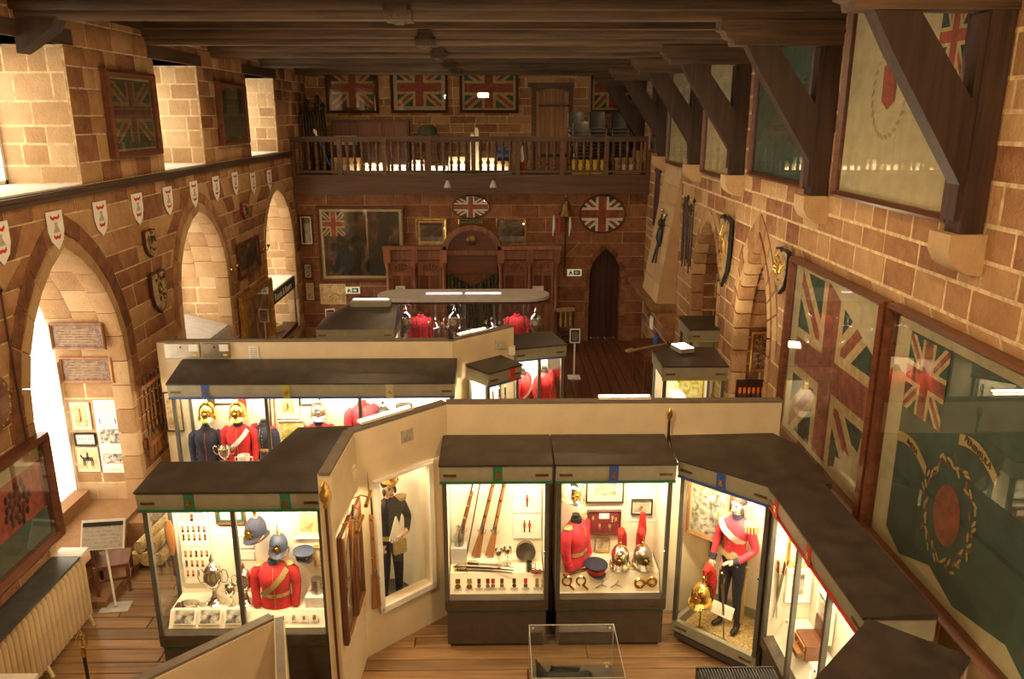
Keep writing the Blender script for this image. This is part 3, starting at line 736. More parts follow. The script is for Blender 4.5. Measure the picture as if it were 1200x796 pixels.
def tunic(label, loc, rz=0, col='scarlet', collar='navy', cuff='navy', trim='gold_lace', s=1.0, belt=None, sash=None, shoulder=None, group=None, stand=True, buttons='brass', h0=0, cat='tunic', double=False):
    r = thing('uniform_tunic', label, cat, loc, rz, group); r.scale = (s, s, s)
    z = h0
    t = MB().loft([(0, 0, z, .2, .13), (0, 0, z+.1, .185, .125), (0, 0, z+.2, .165, .115), (0, -.01, z+.34, .195, .135), (0, -.005, z+.46, .21, .13), (0, .01, z+.54, .19, .1), (0, .015, z+.58, .12, .08), (0, .01, z+.6, .075, .07)], 18)
    t.build('torso', col, r)
    for sg in (-1, 1):
        sl = MB().tube([(sg*.165, .01, z+.54), (sg*.225, .01, z+.47), (sg*.25, .01, z+.33), (sg*.252, -.01, z+.2), (sg*.235, -.05, z+.04)], [.06, .075, .066, .056, .048], 12).build('sleeve', col, r)
        MB().tube([(sg*.24, -.04, z+.1), (sg*.234, -.052, z+.025)], [.056, .053], 12).build('cuff', cuff, sl)
    MB().loft([(0, .008, z+.585, .085, .078), (0, .004, z+.645, .07, .068)], 14).build('collar', collar, r)
    bt = MB()
    for sx in ((-.06, .06) if double else (0,)):
        for i in range(8):
            q = z + .08 + i*.062; yy = -.125 - .015*math.exp(-((q-z-.38)/.12)**2) + (.012 if .12 < q-z < .25 else 0) + (.02 if q-z > .47 else 0)
            bt.ell((sx*(.8+.6*(q-z)), yy, q), (.009, .007, .009), 0, 6, 4)
    bt.build('buttons', buttons, r)
    pl = MB().tube([(.004, -.135, z+.02), (.004, -.128, z+.1), (.004, -.118, z+.2), (.004, -.146, z+.34), (.004, -.138, z+.46), (.004, -.09, z+.56)], .004, 5); pl.build('front_piping', trim, r)
    if belt: MB().loft([(0, -.002, z+.165, .182, .13), (0, -.002, z+.215, .179, .128)], 18, cap=False).loft([(0, -.132, z+.19, .03, .008)]*2).build('belt', belt, r)
    if sash:
        m = MB(); pts = [(.17, -.075, z+.55), (.12, -.128, z+.47), (.02, -.16, z+.36), (-.08, -.14, z+.27), (-.16, -.09, z+.2)]
        vs = []
        for x, y, q in pts: vs += [(x-.025, y-.004, q+.025), (x+.025, y-.004, q-.025)]
        m.add(vs, [(2*i, 2*i+1, 2*i+3, 2*i+2) for i in range(4)]); m.build('sash', sash, r)
    if shoulder:
        for sg in (-1, 1): MB().loft([(sg*.17, .01, z+.55, .055, .05), (sg*.19, .01, z+.575, .06, .055), (sg*.17, .01, z+.59, .045, .04)], 10).build('epaulette', shoulder, r)
    if stand: MB().tube([(0, .01, z+.62), (0, .01, z+.69)], .05, 10).tube([(0, .02, -h0*0), (0, .02, z+.02)], .02, 8).build('bust', 'black', r)
    return r
def helmet(label, loc, rz=0, col='silver', trim='brass', top='spike', plume=None, s=1.0, tail='black_cloth', group='military helmets on show', plate=True, peg=0):
    r = thing('military_helmet', label, 'helmet', loc, rz, group); r.scale = (s, s, s)
    m = MB().loft([(0, 0, .05, .1, .12), (0, 0, .1, .103, .123), (0, 0, .16, .095, .112), (0, .005, .2, .075, .09), (0, .008, .23, .045, .055), (0, .01, .243, .012, .014)], 16); m.build('skull', col, r)
    m = MB(); n = 20
    vs = []
    for j in range(n):
        a = 2*PI*j/n; c, q = math.cos(a), math.sin(a); f = max(0, -q); bk = max(0, q)
        vs += [(.1*c, .12*q, .065), (.118*c, .14*q - .03*f**3 + .05*bk**3, .035 - .02*f - .04*bk**2), (.112*c, .135*q - .025*f**3 + .045*bk**3, .028 - .02*f - .04*bk**2)]
    m.add(vs, [(3*j+i, 3*((j+1) % n)+i, 3*((j+1) % n)+i+1, 3*j+i+1) for j in range(n) for i in (0, 1)]); m.build('peak', col if col != 'helmet_blue' else 'helmet_blue', r)
    if plate:
        p = MB(); M = Matrix.Translation((0, -.118, .115)) @ Matrix.Rotation(R90 - .15, 4, 'X')
        p.prism([((.034 if i % 2 else .056)*math.cos(i*PI/8), (.04 if i % 2 else .066)*math.sin(i*PI/8)) for i in range(16)], M, 0, .008); p.ell((0, -.126, .115), (.02, .008, .02), 0, 8, 6); p.build('plate', trim, r)
    ch = MB().tube([(.1, -.02, .06), (.09, -.1, .03), (.04, -.14, .022), (-.04, -.14, .022), (-.09, -.1, .03), (-.1, -.02, .06)], .008, 6); ch.build('chin_chain', trim, r)
    if peg: MB().tube([(0, .06, .1), (0, peg / s, .1)], .008, 6).build('support_peg', 'steel', r)
    if top == 'spike': MB().lathe([(.035, .232), (.03, .243), (.014, .25), (.012, .27), (.018, .277), (.008, .29), (.003, .36)], (0, .01, 0), 10).build('spike', trim, r)
    else: MB().lathe([(.03, .235), (.02, .25), (.014, .27), (.02, .28), (.02, .3), (.01, .31)], (0, .01, 0), 10).build('plume_holder', trim, r)
    if plume: MB().tube([(0, .02, .31), (0, .03, .35), (0, .09, .37), (.01, .14, .3), (.015, .16, .18), (.015, .165, .04), (.012, .165, -.02)], [.012, .03, .042, .05, .05, .042, .015], 10).build('plume', plume, r)
    return r
def cap(label, loc, rz=0, col='navy', bandc='navy', s=1.0, peg=0):
    r = thing('peaked_cap', label, 'cap', loc, rz, 'military caps on show'); r.scale = (s, s, s)
    MB().loft([(0, 0, .05, .1, .11), (0, 0, .075, .125, .14), (0, .003, .09, .128, .143), (0, .003, .1, .11, .12)], 18).build('crown', col, r)
    MB().loft([(0, 0, .0, .098, .11), (0, 0, .052, .1, .112)], 18).build('cap_band', bandc, r)
    m = MB(); vs = []
    for i in range(9):
        a = PI + PI*(i+.5)/9.; vs += [(.097*math.cos(a), .11*math.sin(a), .008), (.1*math.cos(a), .165*math.sin(a), -.005 + .0)]
    m.add(vs, [(2*i, 2*i+1, 2*i+3, 2*i+2) for i in range(8)]); m.build('visor', 'black', r)
    if peg: MB().tube([(0, .09, .03), (0, peg / s, .03)], .008, 6).build('support_peg', 'steel', r)
    m = MB(); emblem(m, 0, .04, .02, -.113); m.build('cap_badge', 'brass', r)
    return r
def vessel(name, label, cat, loc, prof, mat='silver', handles=None, lid=None, s=1.0, group=None, base=None, n=16):
    r = thing(name, label, cat, loc, 0, group); r.scale = (s, s, s)
    MB().lathe(prof, n=n).build('bowl', mat, r)
    if handles:
        for sg in (-1, 1): MB().tube([(sg*x, 0, z) for x, z in handles], .007, 6).build('handle', mat, r)
    if lid: MB().lathe(lid, n=n).build('lid', mat, r)
    if base: MB().lathe(base, n=n).build('plinth', 'black', r)
    return r
CUP = [(.05, 0), (.05, .012), (.02, .03), (.012, .08), (.02, .1), (.05, .12), (.08, .17), (.088, .24), (.092, .26), (.084, .258), (.07, .18), (.01, .13)]
CUPH = [(.08, .17), (.11, .16), (.14, .2), (.14, .26), (.115, .28), (.1, .262)]
GOB = [(.045, 0), (.042, .01), (.012, .02), (.009, .08), (.02, .1), (.045, .13), (.05, .18), (.047, .21), (.043, .208), (.04, .14), (.008, .11)]
BIG = [(.11, 0), (.11, .03), (.06, .06), (.035, .12), (.03, .18), (.06, .21), (.1, .28), (.11, .36), (.09, .42), (.095, .44)]
BIGL = [(.096, .44), (.08, .48), (.04, .51), (.02, .53), (.03, .56), (.012, .59), (.004, .63)]
BIGH = [(.09, .28), (.15, .27), (.17, .34), (.16, .42), (.12, .44), (.095, .4)]
def rifle(label, p, q, L=None, bayonet=False, group='long arms on show', lean=0):
    """long gun with butt at p and muzzle at q (world)"""
    p, q = Vector(p), Vector(q); M, L = frame_of(p, q)
    r = thing('rifle', label, 'rifle', p, 0, group); r.rotation_euler = M.to_euler()
    MB().prism([(-.055, 0), (.05, .01), (.03, .22*L), (.018, .3*L), (.016, .82*L), (-.012, .82*L), (-.016, .32*L), (-.03, .26*L)], Matrix(((0,0,1,0),(1,0,0,0),(0,1,0,0),(0,0,0,1))), -.017, .017).build('stock', 'gunstock', r)
    b = MB().tube([(0, .018, .3*L), (0, .016, L)], .009, 8)
    if bayonet: b.tube([(0, .0, L-.06), (0, -.01, L+.25)], [.007, .002], 5)
    b.build('barrel', 'iron', r)
    k = MB().box((0, .005, .31*L), (.05, .03, .1)).tube([(.026, .02, .28*L), (.05, .03, .27*L), (.055, .01, .25*L)], .008, 6); k.build('lock', 'steel', r)
    MB().tube([(0, -.025, .24*L), (0, -.05, .26*L), (0, -.045, .3*L), (0, -.018, .31*L)], .004, 6).build('trigger_guard', 'brass', r)
    for t in (.45, .62, .78): MB().lathe([(.026, -.012), (.026, .012)], (0, .003, t*L), 8).build('barrel_band', 'brass', r)
    return r
def sword(label, p, q, sheath='steel', group='swords on show'):
    p, q = Vector(p), Vector(q); M, L = frame_of(p, q)
    r = thing('sword', label, 'sword', p, 0, group); r.rotation_euler = M.to_euler()
    MB().tube([(0, 0, 0), (0, 0, .12)], .013, 8).build('grip', 'black', r)
    MB().tube([(0, 0, -.01), (.05, 0, .02), (.055, 0, .09), (.03, 0, .125), (-.04, 0, .13)], .006, 6).ell((0, 0, -.012), (.016, .016, .016), 0, 8, 6).build('hilt', 'brass', r)
    MB().tube([(0, 0, .13), (.0, 0, .13+(L-.13)*.5), (-.02, 0, L)], [.016, .014, .006], 6, sx=.5).build('scabbard', sheath, r)
    return r
def pole(name, label, cat, p, q, rad, mat, tip=None, tm='brass', tl=.16, group=None):
    p, q = Vector(p), Vector(q); M, L = frame_of(p, q)
    r = thing(name, label, cat, p, 0, group); r.rotation_euler = M.to_euler()
    MB().tube([(0, 0, 0), (0, 0, L)], rad, 8).build('shaft', mat, r)
    if tip: MB().lathe([(rad*1.4, 0), (rad*1.6, tl*.1), (rad*.9, tl*.2), (rad*2.6, tl*.5), (rad*1.6, tl*.8), (.001, tl*1.05)], (0, 0, L), 8, sy=.5).build('finial', tm, r)
    return r
def medal(m, x, z, y, ribbon=1, disc=0, w=.026, h=.05):
    flat(m, [(x-w/2, z), (x+w/2, z), (x+w/2, z+h), (x-w/2, z+h)], y, ribbon)
    m.lathe([(w*.62, 0), (w*.62, .005)], (x, y, z - w*.6), 8, disc, Matrix.Rotation(R90, 4, 'X'))
def single(name, label, cat, mb, mats, loc=None, rz=0, group=None):
    return tag(mb.build(name, mats, None, loc, rz), label, cat, group)
def textmesh(body, size, ext=.002):
    c = bpy.data.curves.new('lettering', 'FONT'); c.body = body; c.size = size; c.extrude = ext; c.align_x = 'CENTER'; c.align_y = 'CENTER'; c.resolution_u = 2
    o = bpy.data.objects.new('lettering', c); COL.objects.link(o)
    dg = bpy.context.evaluated_depsgraph_get(); me = bpy.data.meshes.new_from_object(o.evaluated_get(dg))
    bpy.data.objects.remove(o); return me
def lettering(body, size, parent, loc, mat, rot=(R90, 0, 0)):
    me = textmesh(body, size); me.materials.clear(); me.materials.append(MT[mat])
    o = link('lettering', me, parent, loc); o.rotation_euler = rot
    return o
# ------------------------------------------------------------------ white partitions
def wallseg(r, p, q, z0, z1, t, holes=None, name='panel', mat='white_partition', capm='cap_grey'):
    """upright panel with its seen face from p to q (thickness t goes to the left of p->q)"""
    p, q = Vector((*p, 0)), Vector((*q, 0)); d = (q - p); L = d.length; a = math.atan2(d.y, d.x)
    M = Matrix.Translation(p) @ rotz(a)
    m = MB()
    pcs = [(0, L, z0, z1)] if not holes else [(0, holes[0], z0, z1), (holes[1], L, z0, z1), (holes[0], holes[1], z0, holes[2]), (holes[0], holes[1], holes[3], z1)]
    for x0, x1, a0, a1 in pcs: m.b2(x0, x1, 0, t, a0, a1)
    m.v = [tuple(M @ Vector(v)) for v in m.v]; m.build(name, mat, r)
    c = MB().b2(-.012, L + .012, -.012, t + .012, z1, z1 + .03); c.v = [tuple(M @ Vector(v)) for v in c.v]; c.build('coping', capm, r)
    return M, L
pa = thing('partition_wall', 'long white partition behind the rifle and helmet cases, bent towards the mirror frames', 'partition')
F0, F1, F2 = (-.62, 8.56), (-1.52, 7.73), (-1.56, 6.73)
wallseg(pa, (3.22, 8.56), F0, 0, 2.72, -.13)
MD, LD = wallseg(pa, F0, F1, 0, 2.72, -.13, (.29, 1.0, .55, 2.1))
wallseg(pa, F1, F2, 0, 2.72, -.13)
def dg(m): m.v = [tuple(MD @ Vector(v)) for v in m.v]; return m
f = MB()
for x0, x1, z0, z1 in ((.25, 1.04, .49, .56), (.25, 1.04, 2.09, 2.12), (.25, .31, .5, 2.1), (.98, 1.04, .5, 2.1)): f.b2(x0, x1, -.0, .045, z0, z1)
dg(f).build('window_trim', 'white', pa)
dg(MB().add([(.3, -.05, .55), (1.0, -.05, .55), (1.0, -.05, 2.1), (.3, -.05, 2.1)], [(0,1,2,3)])).build('glass_pane', 'glass', pa)
g = MB().b2(.49, .65, 0, .012, 2.44, 2.58)
for k in range(6): g.b2(.52, .62, .012, .017, 2.465 + k*.016, 2.473 + k*.016)
dg(g).build('air_grille', 'grey_paper', pa)
w_ = MB().box((-1.52, 7.56, 2.35), (.03, .09, .15)); w_.box((-1.5, 7.56, 2.35), (.02, .04, .07)); w_.build('switch_box', 'paper', pa)
pb = thing('partition_wall', 'white partition behind the long case of helmets, turned back at its free end', 'partition')
wallseg(pb, (-.71, 11.2), (-5.0, 11.2), 0, 2.72, -.12); wallseg(pb, (.2, 12.0), (-.71, 11.2), 0, 2.72, -.12)
MB().b2(.12, .22, 11.9, 12.02, 2.3, 2.42).build('switch_box', 'white', pb)
g = MB().b2(-.1, .06, 11.74, 11.76, 2.45, 2.58); g.build('air_grille', 'grey_paper', pb)
for v in g.v: pass
pc = thing('partition_wall', 'low white screen wall with a grey coping in front of the medal case', 'partition')
wallseg(pc, (-2.2, 6.7), (-3.35, 5.55), 0, 1.2, -.13)
wallseg(pc, (-1.88, 5.6), (-2.2, 6.7), 0, 1.2, -.1)
pd = single('plinth_box', 'low white plinth top beside the end of the radiator', 'plinth', MB().b2(-5.0, -4.25, 5.2, 6.22, 0, .96).b2(-5.02, -4.23, 5.18, 6.24, .96, 1.0), 'white')
# notices pinned high on the rear partition
for x0, x1, lab in ((-4.87, -4.37, 'wide steel junction box on the white partition'), (-4.33, -3.93, 'narrow steel junction box on the white partition')):
    r = thing('junction_box', lab, 'electrical box', ((x0+x1)/2, 11.199, 2.505)); h = (x1-x0)/2
    MB().b2(-h, h, -.05, 0, 0, .21).build('box', 'steel', r); MB().b2(h-.15, h-.02, -.053, -.05, .1, .2).build('label_plate', 'white', r)
    MB().b2(h-.1, h-.04, -.054, -.05, .03, .055).build('warning_strip', 'yellow', r); MB().lathe([(.012, 0), (.012, .008)], (-.02, -.05, .16), 8, 0, Matrix.Rotation(R90, 4, 'X')).build('lock', 'iron', r)
r = thing('vent_cover', 'pale slotted vent cover on the white partition', 'vent', (-3.6, 11.2, 2.42)); MB().b2(-.07, .07, -.015, 0, 0, .25).build('plate', 'white', r)
for k in range(7): MB().b2(-.05, .05, -.02, -.014, .03 + k*.03, .042 + k*.03).build('slot', 'grey_paper', r)
# ------------------------------------------------------------------ display cases
c1 = display_case('two-bay lit case of medals and a scarlet tunic beside the low screen wall', (-3.59, 7.25, 0), 0, 1.79, .6, 2, 'green', ((.5, 'green'), (1.45, 'green')), (True, False), 21, floor=(.8, .12, .66))
c2 = display_case('long lit case with brass helmets on tunics below the rear partition', (-4.6, 10.55, 0), 0, 3.93, .62, 3, 'blue', ((.5, 'blue'), (1.62, 'olive'), (3.05, 'grey_paper')), (True, False), 25, floor=(1.0, .08, .75), rb=2.48)
c3 = display_case('lit case of rifles, swords and medals against the white partition', (-.64, 7.84, 0), 0, 1.16, .7, 1, 'green', ((.6, 'green'),), (False, False), 22)
c4 = display_case('lit case with a red tunic, helmets and stirrups against the white partition', (.6, 7.84, 0), 0, 1.25, .7, 1, 'green', ((.6, 'blue'),), (False, False), 24)
a5 = math.atan2(-.71, .75)
c5 = display_case('corner case holding the full-length uniformed mannequin', (1.96, 7.96, 0), a5, 1.033, .85, 1, 'blue', ((.5, 'blue'),), (True, False), 46, roof=False, floor=(.18, .0, .3), zb=.3, fl2='straw')
c6 = display_case('lit case with a mahogany writing box below the great flags', (2.72, 7.2, 0), -R90, 2.1, .5, 3, 'red', ((.2, 'red'), (1.05, 'red')), (False, True), 20)
c7 = display_case('dark-roofed case turned inwards at the end of the flag wall', (2.72, 5.0, 0), math.atan2(-.8, -.8), 1.0, .62, 1, 'red', (), (True, False), 10, nolock=True)
m = MB()
# dark roof over the corner case, running back to the partition and the wall
V = [(1.9, 7.93, 2.31), (2.7, 7.225, 2.31), (3.3, 7.225, 2.36), (3.3, 8.1, 2.38), (3.12, 8.5, 2.38), (1.93, 8.5, 2.36), (1.9, 8.2, 2.35)]
m.add(V + [(x, y, 2.3) for x, y, z in V], [(0,1,2,3,4,5,6)] + [(i, (i+1) % 7, 7+(i+1) % 7, 7+i) for i in range(7)] + [tuple(range(13, 6, -1))])
Mi = (Matrix.Translation((1.96, 7.96, 0)) @ rotz(a5)).inverted(); m.v = [tuple(Mi @ Vector(v)) for v in m.v]
m.build('roof', 'case_roof', c5)
# case seen through the opening of the bent partition
c8 = thing('display_case', 'case seen through the opening of the partition, its dark hipped roof behind', 'display case', (0, 0, 0), 0, 'museum display cases')
Q = [(-.86, 8.5), (-1.6, 7.9), (-2.5, 7.92), (-2.35, 8.84), (-1.3, 8.95)]
MB().prism(Q, Matrix(), .0, .25).build('base', 'case_base', c8)
TP = [(-.86, 8.52), (-1.62, 7.87), (-2.62, 7.88), (-2.42, 8.9), (-1.3, 9.0)]
MB().prism(TP, Matrix(), 2.28, 2.32).build('top_panel', 'case_roof', c8)
bk = MB()
for a, b in zip(Q[1:], Q[2:] + Q[:1]):
    d = (Vector(b) - Vector(a)).normalized(); n = Vector((-d.y, d.x)) * .02
    M = Matrix(((1,0,0,0),(0,1,0,0),(0,0,1,0),(0,0,0,1)))
    bk.prism([a, b, (b[0]-n.x, b[1]-n.y), (a[0]-n.x, a[1]-n.y)], M, .25, 2.28)
bk.build('back_panel', 'cream_lining', c8)
rf = MB(); T = [(x, y, 2.32) for x, y in TP] + [(-1.9, 8.5, 2.44), (-1.4, 8.65, 2.44)]
rf.add(T, ((0,1,5,6),(1,2,5),(2,3,5),(3,4,6,5),(4,0,6),(4,3,2,1,0))); rf.build('roof', 'case_roof', c8)
lamp('case_tube', 'AREA', (-1.5, 8.3, 2.25), 22, (1, .8, .53), (0, 0, 0), (.6, .1), parent=c8)
# rear cases
c9 = display_case('small lit case jutting from the turned end of the rear partition', (-.5, 11.35, 0), math.atan2(.72, .98) * 0 + .35, .62, .45, 1, 'blue', ((.45, 'red'),), (True, True), 16)
c9.location = (-.2, 10.95, 0); c9.rotation_euler = (0, 0, .72); 
c10 = display_case('lit case with scarlet jackets at the free end of the rear partition', (.22, 12.2, 0), .3, .85, .7, 2, 'blue', (), (True, True), 16)
c11 = display_case('hip-roofed case behind the rear partition, near the dark painting', (-3.2, 13.5, 0), 0, 1.32, .95, 2, 'olive', (), (True, True), 10, roof=False)
rf = MB(); T = [(-.04, -.06, 2.31), (1.36, -.06, 2.31), (1.36, .97, 2.31), (-.04, .97, 2.31), (.42, .55, 2.52), (1.3, .75, 2.52), (1.3, .97, 2.52), (.42, .97, 2.52)]
rf.add(T, ((0,1,5,4),(4,5,6,7),(0,4,7,3),(1,2,6,5),(0,3,2,1),(3,7,6,2))); rf.build('roof', 'case_roof', c11)
c12 = display_case('case with a white sun helmet beside the right-hand wall', (2.42, 11.25, 0), 0, .92, .85, 1, 'olive', (), (True, True), 12)
c13 = display_case('grey roofed case standing in the far wall niche', (3.3, 13.35, 0), 0, .95, .8, 1, 'olive', (), (True, True), 0)
# big glazed cabinet with rounded ends in the middle of the hall
og = thing('silver_cabinet', 'large round-ended glass cabinet of regimental silver with a pale canopy', 'display case', (-.8, 16.8, 0))
def stadium(l, w, n=8): return [(l/2 + w*math.cos(a), w*math.sin(a)) for a in [-R90 + PI*i/n for i in range(n+1)]] + [(-l/2 - w*math.cos(a), -w*math.sin(a)) for a in [-R90 + PI*i/n for i in range(n+1)]]
MB().prism(stadium(2.7, .5), Matrix(), 2.13, 2.2).build('canopy', 'pale_grey', og)
MB().prism(stadium(2.66, .48), Matrix(), 2.08, 2.13).build('canopy_soffit', 'dark_oak', og)
MB().prism(stadium(2.6, .45), Matrix(), 0, 1.1).build('base', 'dark_oak', og)
st = stadium(2.6, .44)
MB().add([(x, y, 1.1) for x, y in st] + [(x, y, 2.08) for x, y in st], [(i, (i+1) % len(st), len(st)+(i+1) % len(st), len(st)+i) for i in range(len(st))]).build('glass_pane', 'glass', og)
for x in (-1.3, -.65, 0, .65, 1.3):
    for y in (-.44, .44): MB().b2(x-.014, x+.014, y-.014, y+.014, 1.1, 2.08).build('post', 'case_post', og)
for x in (-.42, .42): MB().b2(x-.38, x+.38, -.02, .06, 2.2, 2.215).build('light_tube', 'tube_pink', og)
for x in (-.8, .8): lamp('cabinet_tube', 'AREA', (x, 0, 2.06), 9, (1, .75, .85), (0, 0, 0), (1.2, .3), parent=og)
# ------------------------------------------------------------------ up-lighters lying on partitions and case roofs
def uplight(label, p, q, power):
    p, q = Vector(p), Vector(q); M, L = frame_of(p, q)
    r = thing('strip_uplighter', label, 'light', (p + q) / 2); a = math.atan2(q.y - p.y, q.x - p.x); r.rotation_euler = (0, 0, a)
    MB().prism([(-.05, 0), (.05, 0), (.055, .03), (.04, .03), (.035, .012), (-.035, .012), (-.04, .03), (-.055, .03)], Matrix(((0,0,1,0),(1,0,0,0),(0,1,0,0),(0,0,0,1))), -L/2, L/2).build('housing', 'white', r)
    MB().tube([(-L/2+.03, 0, .03), (L/2-.03, 0, .03)], .013, 8).build('tube', 'tube_warm', r)
    lamp('uplight_tube', 'AREA', (0, 0, .07), power, (1, .76, .45), (PI, 0, 0), (L, .06), parent=r)
uplight('lit strip uplighter on the bent part of the front partition', (-1.5, 7.9, 2.76), (-1.0, 8.35, 2.76), 40)
uplight('lit strip uplighter on the straight part of the front partition', (1.12, 8.64, 2.76), (1.72, 8.64, 2.76), 40)
uplight('lit strip uplighter on the turned end of the rear partition', (-.62, 11.38, 2.76), (-.22, 11.72, 2.76), 30)
uplight('lit strip uplighter on a stand behind the hip-roofed case', (-2.72, 14.32, 2.62), (-2.05, 14.32, 2.62), 30)
single('lamp_stand', 'grey box carrying the strip lamp behind the hip-roofed case', 'stand', MB().b2(-2.75, -2.02, 14.24, 14.4, 2.525, 2.615), 'case_metal')
r = thing('flood_lamp', 'square lit flood lamp on the roof of the sun helmet case', 'light', (2.83, 11.9, 2.365), .3)
MB().b2(-.12, .12, -.16, .16, 0, .07).build('housing', 'case_metal', r); MB().b2(-.11, .11, -.15, .15, .07, .078).build('lens', 'lamp_glow', r)
lamp('flood', 'AREA', (0, 0, .1), 40, (1, .8, .5), (PI, 0, 0), (.2, .28), parent=r)
# ------------------------------------------------------------------ left wall
XW = XL + .026
SH = [(-.17, .45), (.17, .45), (.17, .22), (.12, .1), (0, 0), (-.12, .1), (-.17, .22)]
FM = Matrix(((1,0,0,0),(0,0,-1,0),(0,1,0,0),(0,0,0,1)))    # local (x, y, z) -> (x, -z, y): relief facing -y
for y, z in [(8.37, 4.38)] + [(9.45 + 1.1*i, 4.37) for i in range(7)] + [(17.2, 4.28), (18.43, 4.26)]:
    r = thing('paper_shield', 'pointed white paper shield with red scrolls pinned below the timber ledge', 'shield', (XW, y, z), R90, 'paper shields along the left wall')
    MB().prism(SH, FM, 0, .008).build('shield', 'white', r)
    for q, w in ((.375, .1), (.15, .075)):
        m = MB().prism([(-w, .0), (-w*.55, -.03), (0, -.015), (w*.55, -.03), (w, 0), (w*.95, .035), (w*.55, .005), (0, .015), (-w*.55, .005), (-w*.95, .035)], FM @ Matrix.Translation((0, q, 0)), .008, .012); m.build('scroll', 'red', r)
    m = MB(); emblem(m, 0, .25, .075, -.009); m.prism([(-.07, .2), (.07, .2), (.05, .24), (-.05, .24)], FM, .008, .014); m.build('emblem', 'grey_paper', r)
def escutcheon(label, loc, rz, w, h, mat, m2, seed, cat='shield', name='carved_shield'):
    r = thing(name, label, cat, loc, rz); rnd = random.Random(seed)
    P = [(-w/2, h*.97), (-w*.2, h), (0, h*.95), (w*.2, h), (w/2, h*.97), (w*.5, h*.5), (w*.38, h*.22), (0, 0), (-w*.38, h*.22), (-w*.5, h*.5)]
    MB().prism(P, FM, 0, .05).build('board', mat, r)
    m = MB()
    for i in range(16):
        x, z = rnd.uniform(-.36, .36)*w, rnd.uniform(.25, .9)*h
        if z < h*.45: x *= .6
        m.tube([(x, -.05, z), (x + rnd.uniform(-.1, .1)*w, -.07, z + rnd.uniform(-.06, .06)*h), (x + rnd.uniform(-.12, .12)*w, -.05, z + rnd.uniform(-.09, .09)*h)], [.008, .02, .008], 6)
    m.ell((0, -.05, h*.6), (w*.16, .03, h*.14), 0, 10, 6); m.build('carving', m2, r)
    MB().prism(P, FM @ Matrix.Translation((0, h*.5, 0)) @ Matrix.Scale(.9, 4) @ Matrix.Translation((0, -h*.5, 0)), .05, .058).build('field', 'heraldic', r)
    return r
escutcheon('small dark carved shield between the first two arches', (XW, 11.84, 3.86), R90, .36, .42, 'dark_oak', 'bronze', 1)
escutcheon('tall dark carved shield hanging below the small one between the arches', (XW, 11.95, 2.98), R90, .5, .66, 'dark_oak', 'bronze', 2)
escutcheon('red-edged carved shield over the engraving between the far arches', (XW, 16.42, 3.86), R90, .36, .35, 'maroon', 'bronze', 3)
r = framed('faded union flag in a deep dark frame between the upper windows', 'flag', (XW, 11.82, 5.33), R90, 1.55, 1.16, .09, 'mahogany', 'faded_green', .03, 'silk_buff', name='framed_flag', d=.1)
m = MB(); jack(m, -.62, .62, .2, 1.02, -.02); m.build('flag', ['faded_green', 'faded_buff', 'faded_red'], r)
framed('plain dark green colour in a dark frame between the far upper windows', 'flag', (XW, 16.2, 5.35), R90, 1.62, 1.15, .09, 'mahogany', 'faded_green', .06, 'dark_portrait', name='framed_flag', d=.1)
framed('dark engraving with a wide gilt slip beside the far arch', 'picture', (XW, 16.46, 2.71), R90, 1.45, .72, .07, 'mahogany', 'dark_portrait', .09, 'old_landscape')
framed('large old oil painting in a broad gilt frame beside the middle arch', 'painting', (XW + .02, 16.55, 1.0), R90, 2.1, 1.42, .14, 'gilt', 'old_landscape', name='oil_painting', d=.12)
for y, z in ((15.36, 3.0), (17.55, 3.05)):
    r = thing('wall_bracket', 'small brass bracket lamp between the arches of the left wall', 'wall lamp', (XW, y, z), R90, 'brass wall brackets')
    MB().lathe([(.04, 0), (.03, .02)], (0, 0, 0), 10, 0, Matrix.Rotation(R90, 4, 'X')).build('plate', 'brass', r)
    MB().tube([(0, -.02, 0), (0, -.09, -.02), (0, -.11, .05)], .01, 6).build('arm', 'brass', r); MB().lathe([(.02, .05), (.035, .08), (.03, .12)], (0, -.11, 0), 10).build('shade', 'brass', r)
# plaques and prints on the far jamb of the first arch
JY = 9.57 + 1.13 + .04 - .016
for lab, z in (('upper bronze memorial plaque in a wooden frame in the window arch', 2.80), ('lower bronze memorial plaque in a wooden frame in the window arch', 2.28)):
    r = framed(lab, 'plaque', (-5.79, JY - (.11 if z > 2.5 else 0), z), 0, .74, .38, .04, 'gunstock', 'plaque_bronze', glass=False, name='memorial_plaque')
    m = MB()
    for k in range(6): m.b2(-.27 + .04*(k % 2), .27 - .05*(k % 3), -.016, -.012, .08 + k*.038, .092 + k*.038)
    m.build('raised_text', 'bronze', r)
r = framed('sepia print of a standing soldier in a cream mount', 'picture', (-5.98, JY, 1.57), 0, .28, .42, .012, 'paper', 'sepia_print', .04, d=.02); m = MB(); figure(m, 0, .12, .2, -.017); m.build('soldier', ['orange', 'maroon'], r)
r = framed('small black-framed print of a row of red soldiers', 'picture', (-5.96, JY, 1.33), 0, .3, .19, .02, 'black', 'paper', .03, 'grey_paper'); m = MB()
for k in range(5): figure(m, -.08 + k*.04, .06, .075, -.017)
m.build('soldiers', ['red', 'black'], r)
r = framed('tan print of a mounted officer below the row of soldiers', 'picture', (-5.97, JY, .92), 0, .32, .38, .012, 'paper', 'sepia_print', .02, d=.02); m = MB(); horseman(m, 0, .09, .22, -.017); m.build('horseman', 'hair', r)
r = thing('history_poster', 'tall white text panel with two group photographs on the arch jamb', 'poster', (-5.61, JY, .9)); MB().b2(-.17, .17, -.012, 0, 0, 1.12).build('panel', 'white', r)
for z in (.14, .46): MB().b2(-.14, .14, -.014, -.012, z, z + (.16 if z < .3 else .22)).build('photograph', 'photo_print', r)
m = MB()
